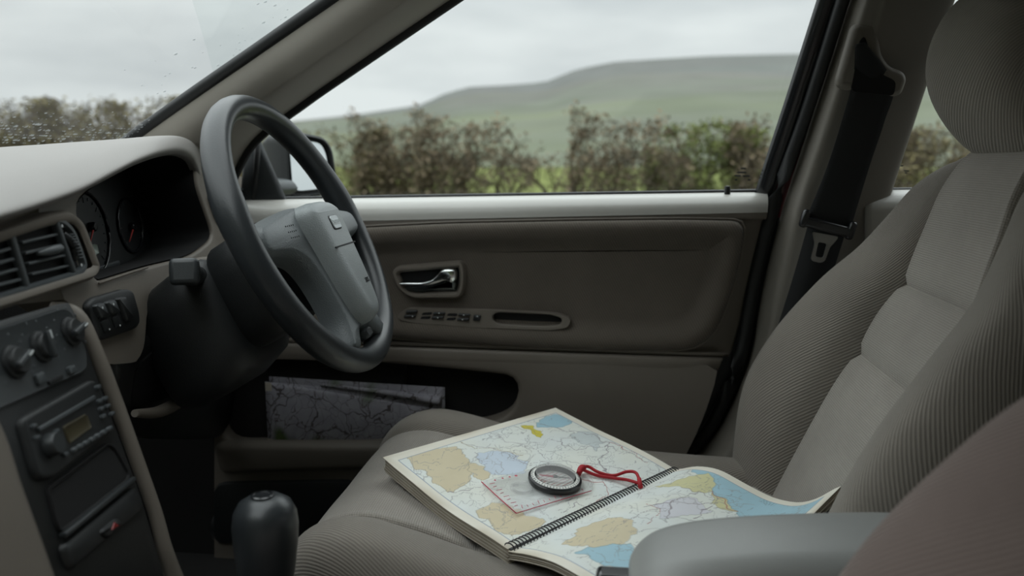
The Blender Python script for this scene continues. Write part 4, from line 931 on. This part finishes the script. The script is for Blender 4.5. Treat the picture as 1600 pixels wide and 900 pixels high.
# ------------------------------------------------------------------ road atlas
A = PZ(793, 858, .55); B = PZ(598, 712, .60); C = PZ(868, 637, .59); D = PZ(1058, 735, .55)
at = thing('road_atlas', (A + D) / 2 - V3(0, 0, .03), 'open spiral-bound road atlas lying on the driver seat', 'atlas')
def left_pt(u, v):   # u: 0 spine .. 1 outer edge, v: 0 near .. 1 far
    p = (A * (1 - v) + D * v) * (1 - u) + (B * (1 - v) + C * v) * u
    z = .004 * math.sin(math.pi * min(1, u * 1.6)) * (1 - u) - .010 * math.sin(math.pi * u) * (1 - v) ** 3 * 1.0
    return p + V3(0, 0, z + .0022 * math.sin(9 * u + 2) * (1 - v) * u)
eR = -(unit((B - A) * V3(1, 1, 0)) + unit((C - D) * V3(1, 1, 0))) / 2; eR = unit(eR)
def right_pt(u, v):
    s = A * (1 - v) + D * v
    zf = np.interp(u, [0, .12, .28, .45, .62, .78, .90, 1], [0, .016, .022, .012, .004, .008, .026, .052])
    zn = np.interp(u, [0, .1, .3, .5, .7, 1], [-.004, .004, .012, .008, -.002, -.012])
    L = .25 * (1 - .03 * u)
    return s + eR * L * u + V3(0, 0, zn * (1 - v) + zf * v)
def smooth_u(fn_, n=36):
    cache = {}
    def g(u, v):
        tot = 0; acc = 0
        for k in (-2, -1, 0, 1, 2):
            uu = min(1, max(0, u + k * .035)); w = 3 - abs(k); acc = acc + fn_(uu, v) * w; tot += w
        p = acc / tot; q = fn_(u, v); p[0], p[1] = q[0], q[1]; return p
    return g
right_s = smooth_u(right_pt)
# print of the pages: polygons and lines laid out in page coordinates
def seg_dist(U, V_, P0, P1):
    d = P1 - P0; L2 = d @ d + 1e-12; t = np.clip(((U - P0[0]) * d[0] + (V_ - P0[1]) * d[1]) / L2, 0, 1)
    return np.hypot(U - P0[0] - t * d[0], V_ - P0[1] - t * d[1])
def inpoly(U, V_, P):
    ins_ = np.zeros(U.shape, bool); n_ = len(P)
    for i in range(n_):
        x0, y0 = P[i]; x1, y1 = P[(i + 1) % n_]
        c_ = ((y0 > V_) != (y1 > V_)) & (U < (x1 - x0) * (V_ - y0) / (y1 - y0 + 1e-12) + x0); ins_ ^= c_
    return ins_
def page(name, fn_, par, NU, NV, paint, mat):
    us, vs2 = np.linspace(0, 1, NU), np.linspace(0, 1, NV)
    cu_, cv_ = np.linspace(0, 1, 30), np.linspace(0, 1, 24)
    G = np.array([[fn_(u, v) for u in cu_] for v in cv_])
    Gi = np.array([[np.interp(us, cu_, G[j, :, k]) for k in range(3)] for j in range(24)])       # 24,3,NU
    Gi = np.moveaxis(Gi, 1, 2)
    H = np.array([[np.interp(vs2, cv_, Gi[:, i, k]) for k in range(3)] for i in range(NU)])      # NU,3,NV
    V = np.moveaxis(H, 1, 2).transpose(1, 0, 2).reshape(-1, 3)
    o = mesh(name, V, gridfaces(NV, NU), mat, par, recalc=False)
    UU, VV = np.meshgrid(us, vs2); colr = paint(UU, VV).reshape(-1, 3)
    at_ = o.data.color_attributes.new('print', 'FLOAT_COLOR', 'POINT')
    at_.data.foreach_set('color', np.c_[colr, np.ones(len(colr))].astype(np.float32).ravel())
    return o
def print_mat():
    m, nt, b = setup('map_print'); L = nt.links.new
    a_ = nd(nt, 'ShaderNodeVertexColor'); a_.layer_name = 'print'
    t = nd(nt, 'ShaderNodeTexCoord'); n1 = nd(nt, 'ShaderNodeTexNoise', i_Scale=22.0, i_Detail=6.0); L(t.outputs['Object'], n1.inputs['Vector'])
    L(mixrgb(nt, 1.0, a_.outputs['Color'], mixrgb(nt, n1.outputs['Fac'], (.90, .88, .84), (1.06, 1.06, 1.06)), 'MULTIPLY'), b.inputs['Base Color'])
    b.inputs['Roughness'].default_value = .6; b.inputs['Specular IOR Level'].default_value = .3
print_mat()
def page_uv(fn_, pts):
    us = np.linspace(0, 1, 41); G = np.array([[fn_(u, v) for u in us] for v in us]); q = G - CO; dd_ = q @ CF
    X, Yp = 800 + FPX * (q @ CR) / dd_, 450 - FPX * (q @ CU) / dd_
    out = []
    for x, y in pts:
        d2 = (X - x) ** 2 + (Yp - y) ** 2; j, i = np.unravel_index(np.argmin(d2), d2.shape); out.append((us[i], us[j]))
    return np.array(out)
PAPER = np.array([.83, .87, .84]); MARG = np.array([.86, .83, .74])
def painter(fn_, regions, roads, seed, boxes=()):
    rs = np.random.RandomState(seed)
    regs = [(page_uv(fn_, p), c) for p, c in regions]; rds = [(page_uv(fn_, p), w, c) for p, w, c in roads]
    def wob(U, V_, k, a): return a * (np.sin(U * k * 1.3 + 3 * np.sin(V_ * k * .7)) + np.sin(V_ * k * 1.7 + 2 * np.sin(U * k * .9 + 1)) * .7)
    def paint(U, V_):
        col_ = np.ones(U.shape + (3,)) * PAPER
        tint = wob(U, V_, 9, .5); col_ = col_ * (1 + .03 * tint[..., None] * np.array([1, .4, -1]))
        Uw, Vw = U + wob(U, V_, 23, .008) + wob(U, V_, 61, .004), V_ + wob(V_, U, 27, .008) + wob(V_, U, 57, .004)
        for P, c in regs:
            mk = inpoly(Uw, Vw, P); col_[mk] = np.array(c)
            e = mk.astype(int); ed = (e != np.roll(e, 1, 0)) | (e != np.roll(e, 1, 1)); col_[ed & (U > .02) & (V_ > .02)] = col_[ed & (U > .02) & (V_ > .02)] * .75
        # contour-like fine lines and place names
        lines = []
        for _ in range(190):
            p = rs.rand(2); a = rs.rand() * 6.28; P = [p]
            for k in range(rs.randint(3, 9)): a += rs.randn() * .55; p = p + .028 * np.array([math.cos(a), math.sin(a) * .8]); P.append(p)
            lines.append((np.array(P), .0009 + .0008 * rs.rand(), np.array([.30, .30, .31]) * (.8 + .5 * rs.rand()), .55))
        for _ in range(240):
            p = rs.rand(2); lines.append((np.array([p, p + np.array([.0, .012 + .018 * rs.rand()])]), .0011, np.array([.22, .22, .25]), .55))
        for P, w, c in rds: lines.append((P, w, np.array(c), .9))
        for P, w, c, k in lines:
            lo, hi = P.min(0) - .02, P.max(0) + .02
            sel = (U >= lo[0]) & (U <= hi[0]) & (V_ >= lo[1]) & (V_ <= hi[1])
            if not sel.any(): continue
            u_, v_ = Uw[sel], Vw[sel]; d = np.min([seg_dist(u_, v_, P[i], P[i + 1]) for i in range(len(P) - 1)], axis=0)
            f_ = (np.clip(1.6 - d / w, 0, 1) * k)[:, None]; col_[sel] = col_[sel] * (1 - f_) + c * f_
        for q in boxes:
            P = page_uv(fn_, q)
            for s_ in np.linspace(0, 1, 7):
                a0 = P[0] * (1 - s_) + P[3] * s_; a1 = P[1] * (1 - s_) + P[2] * s_; d = seg_dist(U, V_, a0, a1)
                f_ = (np.clip(1.5 - d / .0016, 0, 1) * .6)[..., None]; col_ = col_ * (1 - f_) + np.array([.12, .18, .22]) * f_
        # frame and margin
        edge = np.minimum(np.minimum(1 - U, V_ * 1.4), (1 - V_) * 1.4)
        mk = edge < .062; col_[mk] = MARG
        fl = np.abs(edge - .062) < .0035; col_[fl & (U > .03)] = (.30, .36, .46)
        stain = np.clip(1 - np.minimum(1 - U, V_) / .035, 0, 1)[..., None] * np.clip(wob(U, V_, 11, .6) + .5, 0, 1)[..., None]
        col_ = col_ * (1 - .45 * stain) + np.array([.40, .30, .17]) * .45 * stain
        return np.clip(col_, 0, 1)
    return paint
TAN = (.72, .64, .46); BLUE = (.42, .64, .75); PALE = (.66, .75, .86); YEL = (.72, .63, .10); OLV = (.72, .70, .42); LAV = (.76, .77, .83)
LREG = [([(628, 713), (668, 704), (712, 698), (726, 712), (738, 730), (735, 752), (712, 765), (700, 768), (665, 742)], TAN),
        ([(744, 712), (770, 702), (800, 708), (826, 722), (822, 738), (790, 746), (755, 734)], PALE), ([(735, 722), (752, 728), (770, 742), (752, 752), (738, 745)], TAN),
        ([(834, 660), (862, 648), (882, 650), (893, 660), (868, 669), (845, 668)], BLUE), ([(814, 666), (824, 664), (836, 668), (850, 678), (846, 684), (832, 678)], YEL),
        ([(742, 802), (775, 785), (815, 800), (850, 815), (800, 840), (775, 828)], TAN), ([(890, 680), (915, 672), (945, 690), (930, 705)], (.66, .72, .73))]
R1, R2c, R3 = (.30, .27, .30), (.45, .16, .14), (.42, .36, .24)
LRO = [([(845, 662), (880, 672), (920, 680), (948, 694), (950, 706), (935, 722), (945, 738), (938, 750)], .0022, R1), ([(718, 692), (760, 698), (800, 708), (828, 724), (860, 720), (905, 722), (940, 730), (980, 738)], .0017, R1),
       ([(715, 692), (742, 702), (770, 700), (812, 712)], .0018, R3), ([(860, 688), (900, 700), (948, 696), (990, 712), (1030, 728)], .0016, R1), ([(900, 750), (938, 752), (946, 772), (930, 790)], .002, R2c),
       ([(770, 680), (800, 690), (835, 700), (850, 716)], .0013, R1), ([(698, 770), (735, 765), (752, 760)], .0014, R1), ([(880, 800), (905, 790), (925, 800)], .0014, R1), ([(948, 694), (975, 700), (1010, 722)], .0014, R2c)]
page('left_page', left_pt, at, 230, 300, painter(left_pt, LREG, LRO, 3), 'map_print')
RREG = [([(1076, 735), (1112, 726), (1150, 736), (1200, 752), (1262, 772), (1300, 770), (1300, 830), (1150, 810), (1140, 790), (1118, 768), (1116, 750), (1092, 744)], BLUE),
        ([(1028, 762), (1060, 748), (1100, 742), (1118, 752), (1116, 770), (1096, 772), (1062, 762)], OLV), ([(1116, 770), (1140, 790), (1150, 800), (1132, 798), (1110, 784)], OLV), ([(1102, 732), (1120, 730), (1116, 736), (1106, 737)], OLV),
        ([(880, 852), (905, 826), (950, 808), (985, 812), (1000, 832), (960, 850), (930, 858)], TAN), ([(900, 862), (940, 850), (985, 846), (1000, 900), (930, 880)], BLUE), ([(1020, 790), (1080, 778), (1110, 800), (1040, 815)], LAV)]
RRO = [([(1118, 768), (1128, 780), (1142, 794), (1150, 802)], .0022, R2c), ([(1010, 790), (1050, 782), (1090, 788), (1120, 780)], .0016, R1), ([(1050, 812), (1046, 796), (1060, 780), (1090, 772)], .0017, R1), ([(960, 830), (1000, 800), (1040, 790)], .0014, R1),
       ([(1090, 810), (1096, 796), (1118, 788), (1120, 770)], .0018, R1), ([(1062, 764), (1100, 772), (1112, 776)], .0015, R1), ([(1010, 820), (1030, 800), (1012, 786)], .0013, R2c)]
page('right_page', right_s, at, 230, 300, painter(right_s, RREG, RRO, 8, [[(1172, 766), (1192, 760), (1212, 770), (1190, 780)], [(1190, 784), (1206, 776), (1222, 780), (1206, 790)]]), 'map_print')
# paper blocks below the open pages, as fanned leaves
def leaf(name, fn_, du, dz, inset, mat):
    rows = [[fn_(u * (1 - inset), v) + V3(0, 0, -dz * (1 - .0 * u)) for u in np.linspace(.0, 1, 12)] for v in np.linspace(0.004, .996, 9)]
    loft_obj(name, rows, mat, at, nr=24, nc=30, solid=.0013, soff=0)
rl = random.Random(5)
for k in range(9): leaf('leaf', left_pt, 0, .0022 + .0021 * k, .004 + .016 * rl.random() - .0012 * k, 'page_paper' if k % 2 == 0 else 'page_paper_shade')
for k in range(4): leaf('leaf', right_s, 0, .0024 + .0026 * k, -.004 * k - .006 * rl.random(), 'page_paper' if k % 2 else 'page_paper_shade')
# spiral
ax = unit(D - A); LS = np.linalg.norm(D - A); side = unit(np.cross(V3(0, 0, 1), ax)); upv = np.cross(ax, side)
turns = 62; H = []
for k in range(turns * 14 + 1):
    t = k / 14.0; a = 2 * math.pi * t; H.append(A + ax * (LS * (.005 + .99 * t / turns)) + (side * .0072 * math.cos(a) + upv * (.0058 * math.sin(a))) + upv * .0005)
tube('spiral_binding', H, .00085, 'wire_black', at, seg=6)
tube('spine_gap', [A + upv * -.004 + ax * .003, D + upv * -.004 - ax * .003], .0042, 'wire_black', at, seg=10)

# ------------------------------------------------------------------ compass
cpn = unit(np.cross(left_pt(.4, .5) - left_pt(.6, .5), left_pt(.5, .4) - left_pt(.5, .6))); cpn = cpn if cpn[2] > 0 else -cpn
o_ = left_pt(.5, .35) + cpn * .0012
cpl = Plane(o_, cpn, V3(1, 0, 0))
cc = cpl.px(865, 757)
co = thing('compass', cc, 'clear baseplate compass with red lanyard lying on the atlas', 'compass')
bp_ = [(751, 755), (838, 733), (905, 742), (926, 756), (926, 768), (806, 805)]
pillow('baseplate', cpl, bp_, [(0, .0), (.0004, .0026), (.0014, .0032)], 'clear_acrylic', co, r=5, n=80, back=0.0)
o = cpl.poly(round_poly(bp_, 5)); o = resample([np.array(q) for q in o], 80)
if area2(o) < 0: o = o[::-1].copy()
e0 = [cpl.px(x, y, .0022) for x, y in ((752, 755), (780, 781), (806, 804))]
tube('printed_edge', e0, .0007, 'compass_red_print', co, seg=6)
tube('printed_edge', [cpl.px(x, y, .0022) for x, y in ((806, 804.5), (860, 788), (924, 769))], .0005, 'compass_red_print', co, seg=6)
for k in range(8):
    t = (k + .5) / 8; p = np.array((762, 757)) * (1 - t) + np.array((806, 797)) * t
    tube('scale_mark', [cpl.px(*p, .0033), cpl.px(p[0] + (5 if k % 2 else 8), p[1] - 1.5, .0033)], .0004, 'compass_red_print', co, seg=4)
for k in range(12):
    t = (k + .5) / 12; p = np.array((812, 799)) * (1 - t) + np.array((915, 769)) * t
    tube('scale_mark', [cpl.px(*p, .0033), cpl.px(p[0] - 2, p[1] - (3 if k % 3 else 5), .0033)], .0004, 'compass_red_print', co, seg=4)
for x, y in ((773, 753.5), (785, 750.5), (796, 748.5), (806, 746.5)): lathe('stencil_dot', cpl.px(x, y, .0032), cpn, [(.0016 if x != 806 else .0022, 0), (.0012, .0003)], 'compass_red_print', co, seg=12)
lathe('magnifier', cpl.px(814, 768, .003), cpn, [(.0148, 0), (.0148, .0034), (.0140, .0042), (.0125, .0042), (.0118, .003), (.0118, .0)], 'clear_acrylic', co, seg=40, cap=False)
lathe('magnifier_lens', cpl.px(814, 768, .0034), cpn, [(.0118, 0), (.006, .0012), (.0004, .0016)], 'clear_capsule', co, seg=32, cap=False)
cz = cpl.px(866, 756, 0)
lathe('bezel', cz, cpn, [(.0355, .003), (.0365, .005), (.0365, .0095), (.0345, .0110), (.0275, .0125), (.0265, .0115), (.0265, .004)], 'compass_black', co, seg=64)
lathe('bezel_scale', cz, cpn, [(.0335, .0114), (.0290, .0126), (.0285, .0126)], 'dial_card', co, seg=64, cap=False)
a1, b1 = frame_of(cpn)
for k in range(48):
    t = k * 2 * math.pi / 48; d = a1 * math.cos(t) + b1 * math.sin(t)
    tube('bezel_tick', [cz + d * .0332 + cpn * .0118, cz + d * (.0312 if k % 4 else .0295) + cpn * .0126], .00035, 'compass_black', co, seg=4)
lathe('dial', cz, cpn, [(.0268, .004), (.0268, .0052), (.0005, .0053)], 'dial_card', co, seg=48)
for k in range(-3, 4):
    d = a1 * .8 + b1 * .6; s_ = np.cross(cpn, d); L = .024 * math.sqrt(max(0, 1 - (k / 4.2) ** 2))
    tube('orienting_line', [cz + s_ * k * .0055 - d * L + cpn * .0056, cz + s_ * k * .0055 + d * L + cpn * .0056], .00025, 'compass_red_print' if k else 'compass_black', co, seg=4)
lathe('capsule', cz, cpn, [(.0268, .0115), (.0268, .0158), (.0256, .0172), (.0238, .0176), (.0005, .0177)], 'clear_capsule', co, seg=56, cap=False)
lathe('capsule_rim', cz, cpn, [(.0272, .0156), (.0272, .0172), (.0262, .0178), (.0250, .0178), (.0250, .0172)], 'clear_acrylic', co, seg=56)
nl = cpl.px(836, 752, .011); nr_ = cpl.px(892, 757.5, .011); pv = cpl.px(864.5, 755, .011)
dn = unit(nl - pv); dn -= cpn * (dn @ cpn); sn_ = np.cross(cpn, dn)
pv2 = cz + cpn * .0105
mesh('needle', [pv2 + sn_ * .0024, pv2 - sn_ * .0024, pv2 + dn * .022 - sn_ * .0012, pv2 + dn * .022 + sn_ * .0012, *[p + cpn * .0008 for p in (pv2 + sn_ * .0024, pv2 - sn_ * .0024, pv2 + dn * .022 - sn_ * .0012, pv2 + dn * .022 + sn_ * .0012)]], [(0, 1, 2, 3), (4, 5, 6, 7), (0, 1, 5, 4), (1, 2, 6, 5), (2, 3, 7, 6), (3, 0, 4, 7)], 'compass_red_print', co, smooth=False)
tube('needle_tail', [pv2 + cpn * .0004, pv2 - dn * .021 + cpn * .0004], [.0010, .0005], 'compass_black', co, seg=6)
lathe('needle_pivot', pv2, cpn, [(.0032, 0), (.0030, .0018), (.0015, .0024)], 'compass_black', co, seg=20)
LY = [cpl.px(905, 746, .004), cpl.px(908, 741, .009), cpl.px(918, 737, .008), cpl.px(935, 742, .004), cpl.px(958, 746, .003), cpl.px(978, 745, .008), cpl.px(992, 750, .011), cpl.px(999, 762, .007)]
lan = tube('lanyard', LY, .0022, 'cord_red', co, smoothn=50, seg=10)
tube('lanyard', [cpl.px(908, 741, .008), cpl.px(930, 745, .003), cpl.px(955, 749, .0026), cpl.px(980, 754, .004), cpl.px(999, 762, .006)], .0022, 'cord_red', co, smoothn=40, seg=10)
tube('lanyard_knot', [cpl.px(903, 746, .006), cpl.px(907, 741.5, .010), cpl.px(912, 738, .008)], [.0034, .0046, .0036], 'cord_red', co, smoothn=12, seg=12)
tube('lanyard_end', [cpl.px(997, 757, .009), cpl.px(1000, 766, .005)], [.003, .0034], 'cord_red', co, seg=12)
tube('cord_clip', [cpl.px(908, 744, .004), cpl.px(918, 750, .004), cpl.px(925, 757, .004), cpl.px(922, 764, .003)], [.0012, .002, .002, .0012], 'clear_acrylic', co, smoothn=16, seg=8)

# ------------------------------------------------------------------ hedge beyond the road
plain('twig_bark', (0.13, 0.108, 0.08), 0.95, var=.25, vscale=3, spec=.05)
plain('hedge_leaf', (0.21, 0.18, 0.095), 0.85, var=.35, vscale=4, spec=.1)
plain('hedge_bud', (0.24, 0.19, 0.13), 0.9, var=.3, vscale=4, spec=.05)
plain('ivy_leaf', (0.17, 0.20, 0.06), 0.8, var=.35, vscale=4, spec=.15)
def bush_mesh(seed, height, spread, stems, dens, leafn, leafmat):
    rd_ = random.Random(seed); V = []; F = []; tips = []; g_ = rd_.gauss
    hw = spread * .5
    def seg(p, q, r0, r1):
        dx, dy, dz = q[0] - p[0], q[1] - p[1], q[2] - p[2]
        L = math.hypot(dx, dy) + 1e-6; ax_, ay_ = dy / L, -dx / L; n_ = math.sqrt(dx * dx + dy * dy + dz * dz) + 1e-9
        bx, by, bz = ay_ * dz / n_, -ax_ * dz / n_, (ax_ * dy - ay_ * dx) / n_; o = len(V)
        for c_, r in ((p, r0), (q, r1)):
            for ct, st in ((1, 0), (-.5, .866), (-.5, -.866)): V.append((c_[0] + (ax_ * ct + bx * st) * r, c_[1] + (ay_ * ct + by * st) * r, c_[2] + bz * st * r))
        for i in range(3): F.append((o + i, o + (i + 1) % 3, o + 3 + (i + 1) % 3, o + 3 + i))
    def nrm(x, y, z): l = math.sqrt(x * x + y * y + z * z) + 1e-9; return (x / l, y / l, z / l)
    def grow(p, d, L, r, lev):
        n_ = 3 if lev < 2 else 2
        for k in range(n_):
            d = nrm(d[0] + g_(0, .22), d[1] + g_(0, .22), d[2] + g_(.04, .12)); l = L / n_
            q = (p[0] + d[0] * l, p[1] + d[1] * l, p[2] + d[2] * l)
            lim = height * (1 + .05 * math.sin(q[0] * 5 + seed))
            if q[2] > lim: d = nrm(d[0], d[1], .05 * d[2]); l *= .6; q = (p[0] + d[0] * l, p[1] + d[1] * l, min(lim, p[2] + d[2] * l))
            if abs(q[0]) > hw and q[0] * d[0] > 0: d = nrm(-d[0] * .5, d[1], d[2]); q = (p[0] + d[0] * l, q[1], q[2])
            if abs(q[1]) > .42 and q[1] * d[1] > 0: d = nrm(d[0], -d[1] * .5, d[2]); q = (q[0], p[1] + d[1] * l, q[2])
            seg(p, q, max(r, .0028), max(r * .8, .0024)); p = q; r *= .82
            if lev < 4:
                for _ in range(dens if lev else 2):
                    a = rd_.uniform(0, 6.28); s = nrm(d[0] * .55 + math.cos(a) * .8, d[1] * .55 + math.sin(a) * .8, d[2] * .55 + rd_.uniform(-.1, .7) * .8)
                    grow(p, s, L * rd_.uniform(.42, .66), r * .62, lev + 1)
        tips.append(p)
    for k in range(stems):
        x = (k + .5) / stems - .5
        grow((x * spread * .7 + g_(0, .05), g_(0, .12), 0), nrm(x * .8 + g_(0, .15), g_(0, .16), 1.1), height * .60, rd_.uniform(.030, .046), 0)
    me = bpy.data.meshes.new('branches'); me.from_pydata(V, [], F); me.materials.append(MATS['twig_bark'])
    n_ = leafn; rs = np.random.RandomState(seed); tp_ = np.array(tips); tp_ = tp_[rs.rand(len(tp_)) < np.clip((tp_[:, 2] - .35) / .6, .08, 1)]; T = tp_[rs.randint(0, len(tp_), n_)] + rs.randn(n_, 3) * np.array([.03, .03, .03])
    a = rs.randn(n_, 3); a /= np.linalg.norm(a, axis=1, keepdims=True); b = np.cross(a, rs.randn(n_, 3)); b /= np.linalg.norm(b, axis=1, keepdims=True); s = rs.uniform(.012, .026, (n_, 1))
    LV = np.stack([T - a * s, T + b * s * .6, T + a * s, T - b * s * .6], 1).reshape(-1, 3); LF = np.arange(n_ * 4).reshape(-1, 4)
    ml = bpy.data.meshes.new('leaves'); ml.from_pydata(LV.tolist(), [], LF.tolist()); ml.materials.append(MATS[leafmat])
    return me, ml
VAR = [bush_mesh(11, 1.30, 1.0, 3, 2, 2000, 'hedge_bud'), bush_mesh(12, 1.28, 1.0, 3, 2, 2000, 'hedge_leaf'), bush_mesh(13, 1.30, 1.0, 3, 2, 1700, 'hedge_bud'), bush_mesh(14, 1.25, 1.0, 3, 2, 6000, 'ivy_leaf'), bush_mesh(15, 1.15, 1.0, 2, 1, 300, 'hedge_bud')]
def proj_x(p): q = np.asarray(p) - CO; return 800 + FPX * (q @ CR) / (q @ CF)
HY = 7.6; rh_ = random.Random(9)
ORD = ['first', 'second', 'third', 'fourth', 'fifth', 'sixth', 'seventh', 'eighth', 'ninth', 'tenth', 'eleventh', 'twelfth', 'thirteenth', 'fourteenth', 'fifteenth', 'sixteenth']
spots = []
x = -8.6
while x < 5.2:
    spots.append(x); x += rh_.uniform(.62, .74)
cnt = {'w': 0, 'd': 0, 'r': 0}
for x in spots:
    px = proj_x((x, HY, 1.2))
    if 810 < px < 905: k = 4
    elif 1040 < px < 1215: k = 3
    elif 905 <= px < 1040: k = rh_.choice((0, 2))
    elif px < 440: k = 1
    elif px > 1215: k = rh_.choice((0, 1, 2))
    else: k = rh_.choice((0, 2, 0, 2, 1))
    if px < 330: key, ph = 'w', 'seen through the windscreen'
    elif px < 1235: key, ph = 'd', 'seen through the driver window'
    else: key, ph = 'r', 'behind the pillar and rear window'
    desc = {0: 'bare brown hedge bush', 1: 'twiggy olive-brown hedge bush', 2: 'leggy brown hedge bush', 3: 'green leafy hedge bush', 4: 'thin sparse hedge bush'}[k]
    lab = '%s %s, %s from the left' % (desc, ph, ORD[min(cnt[key], 15)]); cnt[key] += 1
    b_ = thing('hedge_bush', (x, HY + rh_.uniform(-.2, .2), 0), lab, 'bush', 'bushes of the roadside hedge')
    b_.rotation_euler = (0, 0, rh_.choice((0, math.pi)) + rh_.uniform(-.08, .08)); s = rh_.uniform(1.0, 1.07) * (1.20 if px < 330 else 1.0); b_.scale = (s, s, s)
    for m_, nme in zip(VAR[k], ('branches', 'leaves')): link(bpy.data.objects.new(nme, m_), b_)
